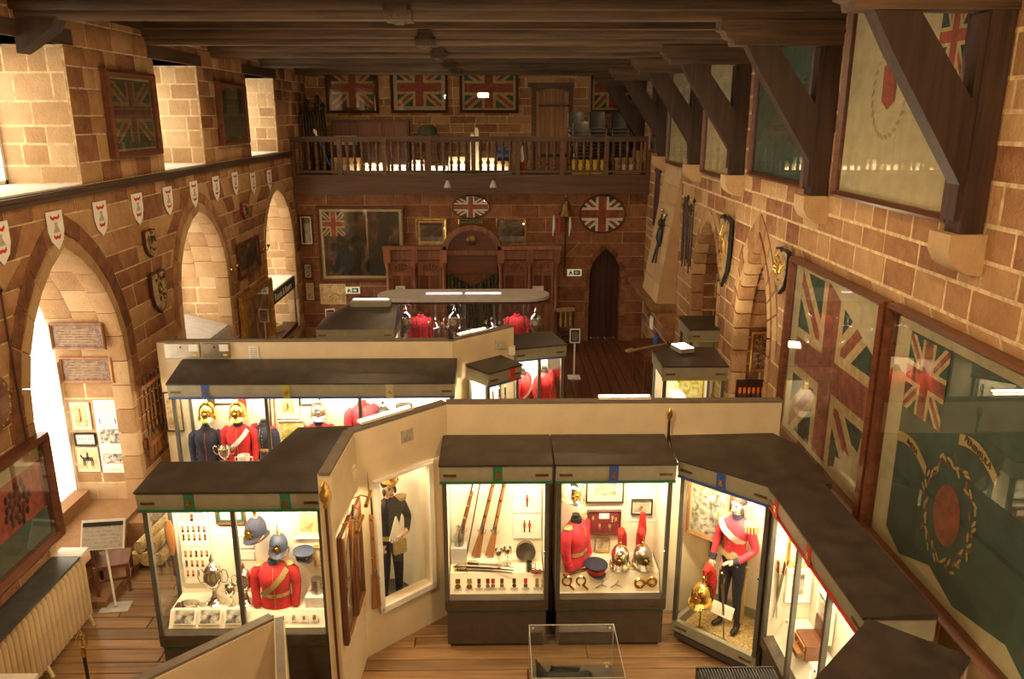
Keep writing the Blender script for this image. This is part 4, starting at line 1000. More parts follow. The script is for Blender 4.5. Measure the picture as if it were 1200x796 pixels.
for k in range(9): m.b2(-.12, .12 - .02*(k % 3), -.0135, -.012, [.03, .06, .32, .35, .38, .72, .93, .97, 1.02][k], [.037, .067, .327, .357, .387, .728, .937, .977, 1.03][k])
m.build('text_lines', 'grey_paper', r); m = MB()
for x in (-.11, .11): figure(m, x, .75, .1, -.013)
m.build('soldiers', ['blue', 'black'], r)
# rack of long arms, studded round target, framed red banner
r = thing('arms_rack', 'wooden rack of dark muskets on the wall beside the first arch', 'rack', (XW, 11.2, 1.0), R90)
for z in (.22, 1.1): MB().b2(-.36, .34, -.035, 0, z, z + .1).b2(-.36, .34, -.125, -.105, z + .02, z + .08).build('rail', 'gunstock', r)
for k in range(5):
    x = -.26 + .13*k
    mk = rifle('dark musket upright in the wooden rack beside the first arch', (XW + .07, 11.2 + x, 1.02), (XW + .07, 11.2 + x + .04, 2.25), group='muskets in the rack')
r = thing('round_target', 'round leather target shield with brass studs beside the first arch', 'shield', (XW, 7.75, 2.72), R90)
M = Matrix.Translation((0, 0, .32)) @ Matrix.Rotation(R90, 4, 'X')
MB().lathe([(.32, 0), (.32, .02), (.2, .05), (.05, .07), (.02, .08)], (0, 0, .32), 24, 0, Matrix.Rotation(R90, 4, 'X')).build('disc', 'mahogany', r)
for k in range(20): MB().ell((.27*math.cos(k*PI/10), -.035, .32 + .27*math.sin(k*PI/10)), (.02, .012, .02), 0, 6, 4).build('stud', 'brass', r)
r = framed('red silk banner with a dark crest framed above the radiator', 'flag', (XW, 7.1, 1.16), R90, 2.74, 1.3, .1, 'mahogany', 'maroon', .02, 'mahogany', name='framed_flag', d=.14)
MB().b2(-1.24, 1.24, -.03, -.018, .12, .45).build('lower_field', 'silk_green', r); MB().b2(-1.2, 1.2, -.028, -.016, .45, 1.08).build('red_field', 'flag_red', r)
MB().b2(-1.22, 1.24, -.032, -.017, 1.02, 1.18).build('fringe', 'silk_buff', r)
m = MB(); random.seed(3)
for k in range(26):
    a = k*2.4; q = .025*k**.5*1.9; m.ell((.75 + q*math.cos(a), -.03, .72 + q*math.sin(a)), (.04, .01, .05), 0, 6, 4)
m.build('crest', 'dark_oak', r)
pole('wall_pole', 'slender dark pole upright on the wall between target and arch', 'pole', (XW + .02, 8.2, 2.4), (XW + .02, 8.2, 4.1), .012, 'dark_oak', True, 'iron', .1)
# cases standing in the middle and far arches
r = thing('alcove_case', 'pale-topped low case standing in the middle arch', 'display case', (-5.72, 13.98, 0)); MB().b2(-.4, .4, -1.1, 1.1, .62, 1.7).build('body', 'case_metal', r)
MB().prism([(-.4, 1.7), (.42, 1.7), (.42, 1.98), (-.4, 2.2)], Matrix(((1,0,0,0),(0,0,1,0),(0,1,0,0),(0,0,0,1))), -1.12, 1.12).build('lid', 'pale_grey', r)
for y in (-.55, .55): MB().b2(.4, .425, y-.5, y+.5, 1.2, 1.9).build('glass_pane', 'glass', r)
r = thing('alcove_case', 'open alcove display under a black lettered board in the far arch', 'display case', (-5.72, 18.95, 0)); MB().b2(-.42, .46, -1.14, 1.14, .62, .75).build('floor_panel', 'dark_oak', r)
MB().b2(-.42, .44, -1.14, 1.14, 1.95, 1.98).build('top_panel', 'white', r); sb = MB().b2(.44, .47, -1.14, 1.14, 1.66, 1.95).build('name_board', 'black', r)
for y in (-1.12, 1.12): MB().b2(.42, .46, y-.02, y+.02, .75, 1.66).build('post', 'iron', r)
MB().add([(.45, -1.1, .75), (.45, 1.1, .75), (.45, 1.1, 1.66), (.45, -1.1, 1.66)], [(0,1,2,3)]).build('glass_pane', 'glass', r)
lettering('Russia & Boers', .25, sb, (.472, 0, 1.8), 'white', (R90, 0, R90))
m = MB()
for k in range(4): m.tube([(.2*math.cos(a*PI/6), .26*math.sin(a*PI/6), .04*k) for a in range(13)], .03, 6)
single('rope_coil', 'coil of pale rope in the far alcove display', 'rope', m, 'straw', (-5.62, 19.2, .78))
m = MB(); m.b2(-.05, .05, -.3, .3, .0, .06); m.b2(-.03, .03, -.03, .03, .06, .5); m.b2(-.06, .06, -.2, .2, .3, .6); single('camp_stool', 'dark wooden stand in the far alcove display', 'stand', m, 'dark_oak', (-5.55, 18.4, .752))
# ------------------------------------------------------------------ right wall
XV = XR - .026
r = framed('great tattered union flag in a wooden frame beside the carved shields', 'flag', (XV, 8.69, 1.85), -R90, 2.56, 2.33, .075, 'mahogany', 'silk_cream', .01, 'silk_cream', name='framed_flag', d=.13)
m = MB(); jack(m, -1.08, 1.06, .16, 2.2, -.02, k=.9); m.build('flag', ['worn_green', 'flag_cream', 'worn_red'], r)
m = MB(); random.seed(5)
def rag(m, pts, y): m.add([(x, y, z) for x, z in pts], [tuple(range(len(pts)))])
rag(m, [(.35, .08), (1.2, .08), (1.2, .95), (1.02, .8), (.98, .62), (.86, .66), (.8, .5), (.66, .52), (.62, .38), (.48, .36), (.46, .22), (.36, .2)], -.028)
rag(m, [(-.25, 2.25), (1.2, 2.25), (1.2, 1.62), (1.08, 1.7), (.7, 1.86), (.3, 2.02), (.0, 2.16)], -.028)
rag(m, [(-1.2, .08), (-1.0, .08), (-.98, 2.25), (-1.2, 2.25)], -.028); m.build('bare_backing', 'silk_cream', r)
r = framed('great dark green colour with wreath and gold scrolls in a wooden frame', 'flag', (XV, 5.96, 1.79), -R90, 2.72, 2.4, .075, 'mahogany', 'silk_cream', .01, 'silk_cream', name='framed_flag', d=.13)
m = MB(); flat(m, [(-1.0, .25), (-.7, .12), (-.2, .3), (.2, .16), (.9, .3), (1.25, .12), (1.25, 2.22), (-1.02, 2.22)], -.019, 0); m.build('flag', 'silk_green', r)
m = MB(); jack(m, -1.0, -.35, 1.5, 2.2, -.024); m.build('canton', ['worn_green', 'flag_cream', 'worn_red'], r)
m = MB(); flat(m, [(-.06 + .2*math.cos(a*PI/10), .86 + .27*math.sin(a*PI/10)) for a in range(20)], -.026, 0); m.build('oval', 'worn_red', r)
m = MB()
for k in range(60):
    a = 2*PI*k/60; q = random.uniform(.88, 1.12); m.ell((-.06 + .36*q*math.cos(a), -.026, .88 + .46*q*math.sin(a)), (.016, .004, .045), k % 3 == 0, 6, 4, Matrix.Rotation(-a + random.uniform(-.9, .9), 4, 'Y'))
m.build('wreath', ['gold_lace', 'worn_red'], r)
for x, z, t in ((.22, 1.56, 'PENINSULA'), (-.72, 1.2, 'INDIA')):
    s_ = MB(); w = .27
    s_.add([(x - w + 2*w*i/6, -.028, z + .06*(-1)**j*1.0*.8 + .08*math.sin(i*PI/6) - .12*i/6) for i in range(7) for j in (0, 1)], [(2*i, 2*i+1, 2*i+3, 2*i+2) for i in range(6)]); so = s_.build('scroll', 'gold_lace', r)
    lo = lettering(t, .075, so, (x, -.033, z), 'dark_oak'); lo.rotation_euler = (R90, .22, 0)
def upframe(lab, y0, y1, z0, z1, art, fig=None):
    r = framed(lab, 'flag', (XV, (y0+y1)/2, z0), -R90, y1-y0, z1-z0, .07, 'mahogany', art, .02, art, name='framed_flag', d=.1)
    return r
r = upframe('cream colour with a red shield and leafy wreath in an upper frame', 6.62, 9.0, 5.03, 7.05, 'silk_cream')
m = MB(); flat(m, [(-.35, 1.32), (-.2, 1.38), (-.05, 1.32), (-.07, 1.0), (-.2, .92), (-.33, 1.0)], -.022, 0); m.build('crest', 'flag_red', r)
m = MB()
for k in range(26):
    a = 2*PI*k/26; m.ell((-.2 + .34*math.cos(a), -.02, 1.08 + .42*math.sin(a)), (.02, .004, .045), 0, 6, 4, Matrix.Rotation(-a + .5, 4, 'Y'))
m.build('wreath', 'silk_buff', r); m = MB(); jack(m, .62, 1.1, 1.05, 1.95, -.02); m.build('canton', FLAG, r)
r = upframe('dull green colour behind glass in an upper frame', 9.86, 12.1, 5.03, 6.95, 'silk_green')
m = MB(); flat(m, [(-1.0, .9), (.1, 1.6), (.9, .5), (.0, .3)], -.018, 0); m.build('faded_field', 'faded_green', r)
r = upframe('cream colour with a small worn motto in an upper frame', 12.98, 15.0, 4.87, 6.95, 'silk_cream')
m = MB().tube([(-.1 + .1*math.cos(a), -.02, .5 + .08*math.sin(a)) for a in (3.3, 3.9, 4.7, 5.5, 6.1)], .014, 5); m.build('motto', 'gold_lace', r)
r = upframe('cream colour with a worn red stripe in an upper frame', 15.95, 18.2, 4.87, 6.95, 'silk_cream')
m = MB(); flat(m, [(-.8, .9), (.8, .9), (.7, 1.25), (-.8, 1.3)], -.018, 0); m.build('stripe', 'flag_red', r)
upframe('dark faded colour in the upper frame next to the gallery', 18.85, 20.35, 5.03, 6.95, 'faded_green')
escutcheon('tall gilt and black carved coat of arms between the two niches', (XV - .03, 13.12, 3.12), -R90, .6, 1.2, 'black', 'gilt', 11, 'coat of arms', 'carved_escutcheon')
escutcheon('smaller coloured carved coat of arms beside the great union flag', (XV - .03, 10.36, 3.6), -R90, .46, .62, 'black', 'gilt', 12, 'coat of arms', 'carved_escutcheon')
random.seed(9)
for k in range(8):
    y = 15.55 + .12*k; z = 3.0 + random.uniform(-.15, .2)
    pole('wall_spear', 'iron-tipped spear in the bundle hung beside the chimney hood', 'spear', (XV - .03, y + random.uniform(-.05, .05), z), (XV - .03, y + random.uniform(-.05, .05), 4.0 + random.uniform(0, .25)), .014, 'dark_oak' if k % 3 else 'iron', True, 'iron', .14, 'spears beside the chimney hood')
for k in range(4): pole('wall_halberd', 'dark halberd hung on the wall between chimney hood and gallery', 'spear', (XV - .03, 19.1 + .16*k, 3.3), (XV - .03, 19.06 + .14*k, 4.5), .018, 'dark_oak', True, 'iron', .25, 'halberds by the gallery')
# arms hung on the slope of the hood
for k, (a, b) in enumerate((((17.35, 3.75), (17.75, 2.7)), ((17.7, 3.8), (17.4, 2.75)))):
    P = lambda y, z: (XR - .42*(1-(z-1.95)/2.9) - .07, y, z)
    pole('hung_sabre', 'old iron sabre hung crosswise on the chimney hood', 'sword', P(*b), P(*a), .022, 'iron', True, 'steel', .12, 'sabres on the hood')
m = MB(); m.loft([(0, 0, 0, .1, .05), (0, -.02, .2, .13, .08), (0, 0, .4, .12, .05)], 12); m.ell((0, 0, .52), (.08, .07, .1)); m.tube([(-.13, 0, .35), (-.2, 0, .15), (-.1, -.02, -.02)], .02, 6)
single('breastplate', 'dark iron breastplate hung on the chimney hood', 'armour', m, 'iron', (XR - .27, 17.55, 3.1), -R90)
r = framed('gilt-framed small battle painting on the side of the near niche', 'painting', (4.22, 12.36, 1.86), 0, .36, .68, .05, 'gilt', 'group_portrait', name='oil_painting', d=.05)
r = thing('medal_board', 'dark board with two rows of ribboned medals in the near niche', 'medal display', (4.1, 12.35, 1.15)); MB().b2(-.25, .25, -.05, 0, 0, .58).build('board', 'dark_oak', r)
for q in (.36, .12):
    for k in range(6):
        m = MB(); medal(m, -.19 + .075*k, q, -.052, 1, 0, .045, .1); m.build('medal', ['silver', 'orange'], r)
# mantel odds and ends
m = MB().lathe([(.06, 0), (.08, .1), (.05, .2), (.06, .22)], n=12); single('china_jar', 'blue and white china jar under the mantel', 'jar', m, 'blue', (3.45, 17.0, 1.002))
r = framed('small white card propped under the mantel', 'card', (3.42, 17.4, 1.25), -R90, .2, .28, .02, 'white', 'paper', .02, glass=False)
t = thing('side_table', 'dark wooden table with turned legs beside the fireplace', 'table', (3.35, 16.6, 0)); MB().b2(-.35, .3, -.6, .9, .92, 1.0).build('table_top', 'mahogany', t)
for x in (-.3, .25):
    for y in (-.54, .84): MB().lathe([(.03, 0), (.04, .1), (.025, .2), (.045, .45), (.03, .6), (.045, .7), (.045, .92)], (x, y, 0), 8).build('leg', 'mahogany_z', t)
m = MB().b2(-.02, .02, -.5, .5, 0, .03); m.b2(-.05, .05, -.6, -.4, 0, .05); single('brass_rule', 'pale wooden staff lying on the table by the fireplace', 'staff', m, 'straw', (3.2, 16.7, 1.001), -1.0)
# ------------------------------------------------------------------ end wall under the gallery
YW = YB - .014
framed('huge dark battle painting with a flag in a red-brown frame', 'painting', (-3.62, YW, 1.67), 0, 2.27, 1.98, .08, 'mahogany', 'battle_scene', .07, 'silk_cream', name='battle_painting', d=.09)
fl_ = bpy.data.objects[[o.name for o in bpy.data.objects if o.name.startswith('battle_painting')][0]]
m = MB(); jack(m, -1.0, -.42, 1.2, 1.82, -.02); m.build('painted_flag', FLAG, fl_)
m = MB(); flat(m, [(.1, .25), (.35, .9), (.5, 1.6), (.75, 1.75), (.7, 1.0), (.55, .25)], -.0195, 0); flat(m, [(-.8, .2), (-.6, .9), (-.4, 1.1), (-.25, .6), (-.3, .2)], -.0195, 0); m.build('painted_figures', 'black', fl_)
framed('framed document with a bright reflection above the carved screen', 'picture', (-1.8, YW, 2.62), 0, .8, .7, .05, 'gilt', 'dark_portrait', .06, 'sepia_print')
framed('dark framed battle print right of the screen arch', 'picture', (.28, YW, 2.62), 0, .78, .7, .04, 'gilt', 'dark_portrait', 0)
framed('small green-mounted picture above the carved arch', 'picture', (-.78, YW, 3.17), 0, .62, .14, .03, 'gilt', 'silk_green', 0)
framed('narrow dark picture in the corner under the gallery', 'picture', (-5.04, YW, 2.62), 0, .36, .8, .04, 'mahogany', 'dark_portrait', .03, 'paper')
framed('small framed photograph in the corner above the card', 'picture', (-5.07, YW, 1.75), 0, .22, .4, .03, 'mahogany', 'photo_print', .02, 'paper')
framed('small framed card in the corner under the gallery', 'picture', (-5.05, YW, 1.15), 0, .24, .5, .02, 'gunstock', 'sepia_print', .03, 'paper')
def ovalflag(lab, x, z, rx, rz):
    r = thing('oval_flag', lab, 'flag', (x, YW, z - rz)); n = 32; m = MB(); vs = []
    for j in range(n):
        c, s = math.cos(2*PI*j/n), math.sin(2*PI*j/n)
        for k, d in ((1, 0), (1, .04), (.96, .055), (.92, .04), (.92, 0)): vs.append((rx*k*c, -d, rz + rz*k*s))
    m.add(vs, [(5*j+i, 5*((j+1) % n)+i, 5*((j+1) % n)+i+1, 5*j+i+1) for j in range(n) for i in range(4)]); m.build('frame', 'mahogany', r)
    q = MB(); jack(q, -rx*.95, rx*.95, rz*.05, rz*1.95, -.012, k=1.1)
    out = MB()
    for f, mi in zip(q.f, q.m):      # cut the flag to the oval
        pl = [(q.v[i][0], q.v[i][2]) for i in f]; y = q.v[f[0]][1]
        for j in range(n):
            a = 2*PI*(j+.5)/n; nx, nz = math.cos(a)/rx, math.sin(a)/rz; lim = .93*math.cos(PI/n)
            res = []
            for i, p in enumerate(pl):
                p2 = pl[(i+1) % len(pl)]; d1 = lim - (p[0]*nx + (p[1]-rz)*nz); d2 = lim - (p2[0]*nx + (p2[1]-rz)*nz)
                if d1 >= 0: res.append(p)
                if (d1 >= 0) != (d2 >= 0): t = d1/(d1-d2); res.append((p[0]+(p2[0]-p[0])*t, p[1]+(p2[1]-p[1])*t))
            pl = res
            if len(pl) < 3: break
        if len(pl) >= 3: out.add([(x_, y, z_) for x_, z_ in pl], [tuple(range(len(pl)))], mi)
    out.build('flag', ['flag_blue', 'white', 'flag_red'], r)
    MB().add([(rx*.93*math.cos(2*PI*j/n), -.03, rz + rz*.93*math.sin(2*PI*j/n)) for j in range(n)], [tuple(range(n))]).build('glass_pane', 'frame_glass', r)
ovalflag('small oval-framed union flag above the carved arch', -.77, 3.62, .5, .3)
ovalflag('large oval-framed union flag above the pointed doorway', 2.64, 3.43, .61, .5)
b = thing('hanging_bell', 'dull bronze bell hung on a bracket under the gallery', 'bell', (1.68, 20.5, 3.42)); MB().lathe([(.2, 0), (.19, .02), (.14, .12), (.11, .26), (.09, .34), (.04, .38)], n=16).build('bell', 'bronze', b)
MB().tube([(0, .28, .42), (0, 0, .44), (0, 0, .36)], .02, 6).build('bracket', 'iron', b); MB().tube([(0, 0, .1), (0, 0, -.05)], [.015, .03], 8).build('clapper', 'iron', b)
for x, c in ((-.3, 'white'), (-.14, 'red'), (.12, 'white')): MB().tube([(x, .2, -.02), (x + .01, .2, -.3), (x - .02, .2, -.55)], [.02, .04, .01], 6).build('tassel', c, b)
MB().tube([(.02, .22, -.05), (0, .24, -1.6)], .018, 6).build('rope', 'dark_oak', b)
def exitsign(lab, x, z):
    s_ = thing('exit_sign', lab, 'sign', (x, YW, z)); MB().b2(-.19, .19, -.03, 0, 0, .18).build('panel', 'exit_lit', s_)
    MB().b2(-.02, .15, -.032, -.03, .03, .15).build('green_field', 'green', s_)
    m = MB(); flat(m, [(.1, .06), (.1, .12), (.05, .12), (.05, .14), (.0, .09), (.05, .04), (.05, .06)], -.034, 0); m.build('arrow', 'white', s_)
    m = MB(); m.ell((-.1, -.032, .14), (.016, .004, .016), 0, 8, 4); flat(m, [(-.14, .03), (-.12, .03), (-.09, .07), (-.06, .03), (-.04, .03), (-.08, .12), (-.13, .12)], -.033, 0); m.build('running_figure', 'green', s_)
exitsign('emergency exit sign with a green arrow below the battle painting', -3.92, 1.34); exitsign('emergency exit sign beside the pointed doorway', 1.95, 1.8)
r = framed('pale chart with a thin brown profile below the battle painting', 'poster', (-4.45, YW, 1.05), 0, .68, .55, .01, 'paper', 'sepia_print', 0, glass=False, d=.015); m = MB().tube([(-.1, -.016, .2), (0, -.016, .26), (.08, -.016, .3), (.18, -.016, .22)], .012, 5); m.build('drawn_line', 'bronze', r)
# carved oak screen with its central arch
sc = thing('carved_screen', 'carved oak screen with pilasters and a round central arch', 'wooden screen', (-.74, 20.62, 0))
px_ = [-2.2, -1.5, -.74, .74, 1.5, 2.2]
for x in px_: MB().b2(x-.07, x+.07, -.12, .02, 0, .9).lathe([(.06, .9), (.065, .95), (.05, 1.0), (.055, 1.6), (.045, 2.05), (.07, 2.1), (.075, 2.2)], (x, -.05, 0), 10).b2(x-.09, x+.09, -.14, .02, 2.2, 2.62).build('pilaster', 'carved_oak', sc)
for a, b in zip(px_, px_[1:]):
    if a == -.74: continue
    p = MB().b2(a+.07, b-.07, .0, .05, 0, 2.25).build('panel', 'carved_oak', sc)
    m = MB(); c = (a+b)/2
    for k in range(7):
        t = PI*(k+.5)/7; m.tube([(c, -.005, 1.95), (c + .22*math.cos(t), -.02, 1.95 + .22*math.sin(t))], [.008, .03], 6)
    m.build('fan_carving', 'carved_oak', p)
    for q in (a+.12, c+.02): MB().b2(q, q + (b-a)/2 - .16, -.015, .0, 1.1, 1.85).build('raised_panel', 'mahogany_z', p)
    MB().b2(a+.07, b-.07, -.06, .03, 2.28, 2.52).build('frieze', 'carved_oak', sc)
for sg in (-1, 1): MB().b2(sg*.66, sg*2.32, -.16, .04, 2.55, 2.64).build('cornice', 'carved_oak', sc)
n = 14; pi = [(.62*math.cos(PI - PI*i/n), 2.55 + .5*math.sin(PI*i/n)) for i in range(n+1)]; po = [(.76*math.cos(PI - PI*i/n), 2.55 + .64*math.sin(PI*i/n)) for i in range(n+1)]
MB().strip(pi, po, -.16, .04).build('arch', 'carved_oak', sc); MB().prism([(x, z) for x, z in pi] + [(.66, 1.9), (-.66, 1.9)], FM, -.05, 0).build('back_board', 'mahogany', sc)
MB().b2(-.66, .66, -.08, 0, 2.4, 2.52).build('inner_frieze', 'carved_oak', sc)
m = MB().lathe([(.14, 0), (.14, .03), (.1, .05), (.02, .06)], (0, 0, 2.78), 16, 0, Matrix.Rotation(R90, 4, 'X')); m.build('roundel', 'bronze', sc)
m = MB(); n = 14
for i in range(n): x = -.62 + 1.24*i/(n-1); m.tube([(x, -.02 - .03*(i % 2), .0), (x, -.02 - .03*(i % 2), 1.55 + .35*abs(x)/.62)], .055, 6)
m.build('curtain', 'dark_curtain', sc)
framed('white notice with a small picture on the carved screen', 'notice', (-2.62, 20.5, 1.1), 0, .24, .5, .015, 'white', 'photo_print', .05, glass=False)
framed('small white card on the right panel of the carved screen', 'card', (.98, 20.59, 1.35), 0, .3, .22, .01, 'white', 'paper', 0, glass=False)
# turned chair near the doorway
ch = thing('carved_chair', 'dark carved chair with a pale turned back rail by the doorway', 'chair', (1.72, 19.9, 0), .2)
MB().b2(-.24, .24, -.22, .22, .42, .48).build('seat', 'dark_oak', ch)
for x in (-.22, .22):
    for y in (-.2, .2): MB().lathe([(.02, 0), (.03, .1), (.02, .2), (.03, .42)], (x, y, 0), 8).build('leg', 'dark_oak', ch)
    MB().lathe([(.028, .48), (.02, .7), (.03, .9), (.02, 1.1), (.03, 1.15)], (x, .2, 0), 8).build('back_post', 'dark_oak', ch)
MB().b2(-.24, .24, .17, .22, 1.0, 1.1).build('top_rail', 'straw', ch)
for x in (-.13, 0, .13): MB().lathe([(.02, .6), (.035, .75), (.02, .9), (.015, 1.0)], (x, .19, 0), 8).build('spindle', 'straw', ch)
# ------------------------------------------------------------------ in the medal case with the scarlet tunic
Z1 = .801
r = thing('medal_board', 'white board with rows of orange-ribboned medals and a nameplate', 'medal display', (-3.33, 7.81, .93)); MB().b2(-.16, .16, -.02, 0, 0, .9).build('board', 'paper', r)
for z, n in ((.66, 5), (.56, 5), (.36, 5), (.24, 4), (.12, 4)):
    for k in range(n):
        m = MB(); medal(m, -.115 + .058*k, z, -.022, 1, 0, .024, .045); m.build('medal', ['silver', 'orange' if (k + int(z*50)) % 4 else 'maroon'], r)
MB().b2(-.13, .13, -.024, -.02, .46, .52).build('nameplate', 'white', r); MB().b2(-.13, .13, -.024, -.02, .76, .87).build('nameplate', 'grey_paper', r)
m = MB(); medal(m, .0, .8, -.026, 1, 0, .03, .05); m.build('medal', ['silver', 'red'], r)
framed('framed row of green figures over the trophies', 'picture', (-2.92, 7.815, 1.65), 0, .32, .24, .02, 'mahogany', 'paper', .03, 'green')
for k, (z, lab) in enumerate(((1.42, 'small mounted badge with a white label, upper of three'), (1.28, 'small mounted badge with a white label, middle of three'), (1.14, 'small mounted badge with a white label, lowest of three'))):
    r = thing('badge_card', lab, 'badge', (-2.83, 7.815, z + .07)); MB().b2(-.12, .12, -.008, 0, 0, .1).build('card', 'white', r); MB().ell((-.07, -.012, .05), (.03, .008, .025), 0, 8, 6).build('badge', ('maroon', 'silver', 'bronze')[k], r)
vessel('trophy_cup', 'tall lidded silver trophy standing before the medal board', 'trophy', (-3.1, 7.6, Z1), BIG, 'silver', BIGH, BIGL, .95)
vessel('goblet', 'plain silver goblet between two silver trophies', 'goblet', (-2.92, 7.57, Z1), GOB, 'silver', None, None, 1.15)
vessel('trophy_cup', 'silver figure-topped trophy next to the case divider', 'trophy', (-2.77, 7.6, Z1), BIG, 'silver', BIGH, BIGL, .8)
m = MB().b2(-.16, .16, -.05, .05, 0, .012); m.lathe([(.09, .01), (.11, .03), (.1, .05)], (0, 0, 0), 14, sy=.5); single('silver_salver', 'shallow silver dish lying below the medal board', 'dish', m, 'silver', (-3.36, 7.56, Z1))
for k, x in enumerate((-3.37, -3.1, -2.83)):
    r = framed(('group photograph card propped at the glass, below the silver dish', 'group photograph card propped at the glass, below the tall trophy', 'group photograph card propped at the glass, next to the case divider')[k], 'photograph', (x, 7.375, .69), 0, .24, .17, .006, 'white', 'photo_print', .012, 'paper', False, 'photo_card', d=.01, tilt=-.5)
r = thing('racket', 'brown wooden bat hung at the glass side of the medal case', 'bat', (-3.5, 7.6, 1.15)); MB().loft([(0, 0, .25, .02, .015), (0, 0, .4, .05, .018), (0, 0, .55, .055, .018), (0, 0, .65, .02, .012)], 12).build('blade', 'gunstock', r); MB().tube([(0, 0, 0), (0, 0, .27)], .014, 8).build('handle', 'dark_oak', r)
tunic('scarlet tunic with gold crossbelt and waist belt in the medal case', (-2.43, 7.58, Z1), .05, 'scarlet', 'helmet_blue', 'scarlet', 'gold_lace', .86, 'gold_lace', 'gold_lace', 'gold_lace', stand=True)
def peg(label, loc, l=.2):    # small clear stand that carries a helmet off the back panel
    pass
helmet('dark blue spiked helmet with a gilt plate above the scarlet tunic', (-2.38, 7.63, 1.39), .1, 'helmet_blue', 'brass', 'spike', None, .95)
helmet('dark navy helmet with a large gilt plate high at the case divider', (-2.61, 7.64, 1.56), -.3, 'navy', 'brass', 'ball', None, 1.05, peg=.16)
cap('blue peaked cap resting beside the blue spiked helmet', (-2.12, 7.64, 1.33), .5, 'helmet_blue', 'navy', .9, peg=.16)
framed('pale framed print above the blue peaked cap', 'picture', (-2.05, 7.815, 1.47), 0, .42, .38, .015, 'paper', 'sepia_print', .06)
framed('small gilt-framed portrait beside the scarlet tunic', 'picture', (-1.95, 7.815, 1.12), 0, .2, .26, .02, 'gilt', 'engraving', .03)
m = MB().lathe([(.06, 0), (.065, .02), (.05, .06), (.055, .13), (.06, .17), (.05, .17)], n=14); m.tube([(.05, 0, .14), (.1, 0, .13), (.1, 0, .05), (.055, 0, .04)], .008, 6); single('tankard', 'pewter tankard on a white block beside the scarlet tunic', 'tankard', m, 'steel', (-2.0, 7.6, .93))
single('display_block', 'white block under the pewter tankard', 'plinth', MB().b2(-.13, .1, -.1, .12, 0, .125).b2(-.12, .09, -.09, .11, .125, .128), 'white', (-1.98, 7.6, Z1))
for k in range(6):
    r = thing('cap_badge', 'gilt cap badge on the sloping front below the scarlet tunic', 'badge', (-2.55 + .11*k, 7.405, .725 + .0*k), 0, 'cap badges below the scarlet tunic'); r.rotation_euler = (-.45, 0, 0)
    MB().b2(-.04, .04, -.004, 0, -.02, .05).build('card', 'white', r); m = MB(); emblem(m, 0, .015, .028 + .01*(k % 2), -.005); m.build('badge', 'brass' if k % 3 else 'silver', r)
# ------------------------------------------------------------------ in the long case below the rear partition
Z2 = 1.001
tunic('navy tunic with red piping under a brass helmet', (-4.31, 10.9, Z2), .1, 'navy', 'navy', 'navy', 'scarlet', .84)
helmet('brass helmet topping the navy tunic', (-4.26, 10.9, 1.64), .1, 'brass', 'brass', 'ball', 'hair', 1.15)
tunic('red tunic with a white crossbelt under a brass helmet', (-3.84, 10.92, Z2), 0, 'scarlet', 'navy', 'scarlet', 'gold_lace', .92, None, 'white')
helmet('brass helmet with a red plume topping the red tunic', (-3.82, 10.9, 1.64), 0, 'brass', 'brass', 'ball', 'red_plume', 1.15)
tunic('dark double-breasted tunic with gilt buttons at the first case divider', (-3.5, 11.0, Z2), -.4, 'navy', 'navy', 'scarlet', 'gold_lace', .86, 'gold_lace', None, 'scarlet', double=True)
vessel('trophy_cup', 'silver two-handled cup standing between the brass-helmeted tunics', 'trophy', (-4.0, 10.72, 1.001), CUP, 'silver', CUPH, None, 1.1)
m = MB().lathe([(.07, 0), (.075, .02), (.09, .08), (.085, .15), (.078, .148), (.08, .03)], n=14)
for sg in (-1, 1): m.tube([(sg*.085, 0, .12), (sg*.125, 0, .12), (sg*.125, 0, .06), (sg*.085, 0, .04)], .01, 6)
single('loving_mug', 'white china loving mug with two handles before the red tunic', 'mug', m, 'white', (-3.74, 10.74, 1.001))
for k in range(4): single('badge_card', 'small card with a badge along the front edge of the long case', 'badge', MB().b2(-.07, .07, -.006, 0, 0, .08).ell((0, -.008, .04), (.03, .008, .03), 0, 8, 6), ['bronze', 'silver', 'gold_lace', 'steel'][k], (-4.4 + .23*k, 10.685, .8), 0, 'badge cards in the long case')
for k, x in enumerate((-3.42, -3.36)): pole('lance', ('dark lance upright in the long case, nearer the first divider', 'pale lance upright in the long case, nearer the soldier print')[k], 'lance', (x, 11.08, Z2), (x + .02, 11.1, 1.93), .012, ('dark_oak', 'gunstock')[k], True, 'steel', .14)
r = framed('cream mounted print of a soldier in the long case', 'picture', (-3.15, 11.13, 1.58), 0, .34, .36, .012, 'paper', 'sepia_print', .07); m = MB(); figure(m, 0, .12, .13, -.018); m.build('soldier', ['maroon', 'black'], r)
framed('yellow-green camp print below the soldier print', 'picture', (-3.12, 11.13, 1.2), 0, .38, .34, .012, 'paper', 'green_print', .02)
framed('black-framed certificate high in the long case', 'picture', (-2.82, 11.13, 1.78), 0, .3, .22, .015, 'black', 'paper', .02)
framed('black-framed certificate above the brass helmets', 'picture', (-4.05, 11.13, 1.8), 0, .36, .2, .015, 'black', 'paper', .02)
tunic('pink-red tunic under a grey helmet at the second divider', (-2.68, 10.95, Z2), .2, 'pink_red', 'navy', 'pink_red', 'white', .92)
helmet('grey helmet topping the pink-red tunic', (-2.66, 10.93, 1.64), .2, 'steel', 'silver', 'ball', None, 1.1)
tunic('red tunic hung askew in the last bay of the long case', (-2.02, 10.95, 1.3), .5, 'pink_red', 'scarlet', 'scarlet', 'gold_lace', .92, stand=False)
helmet('black helmet with silver fittings in the last bay', (-1.72, 10.95, 1.58), .3, 'black', 'silver', 'ball', None, 1.0, peg=.17)
cap('round black cap on the back of the last bay', (-1.42, 11.0, 1.72), 0, 'black', 'steel', 1.0, peg=.12)
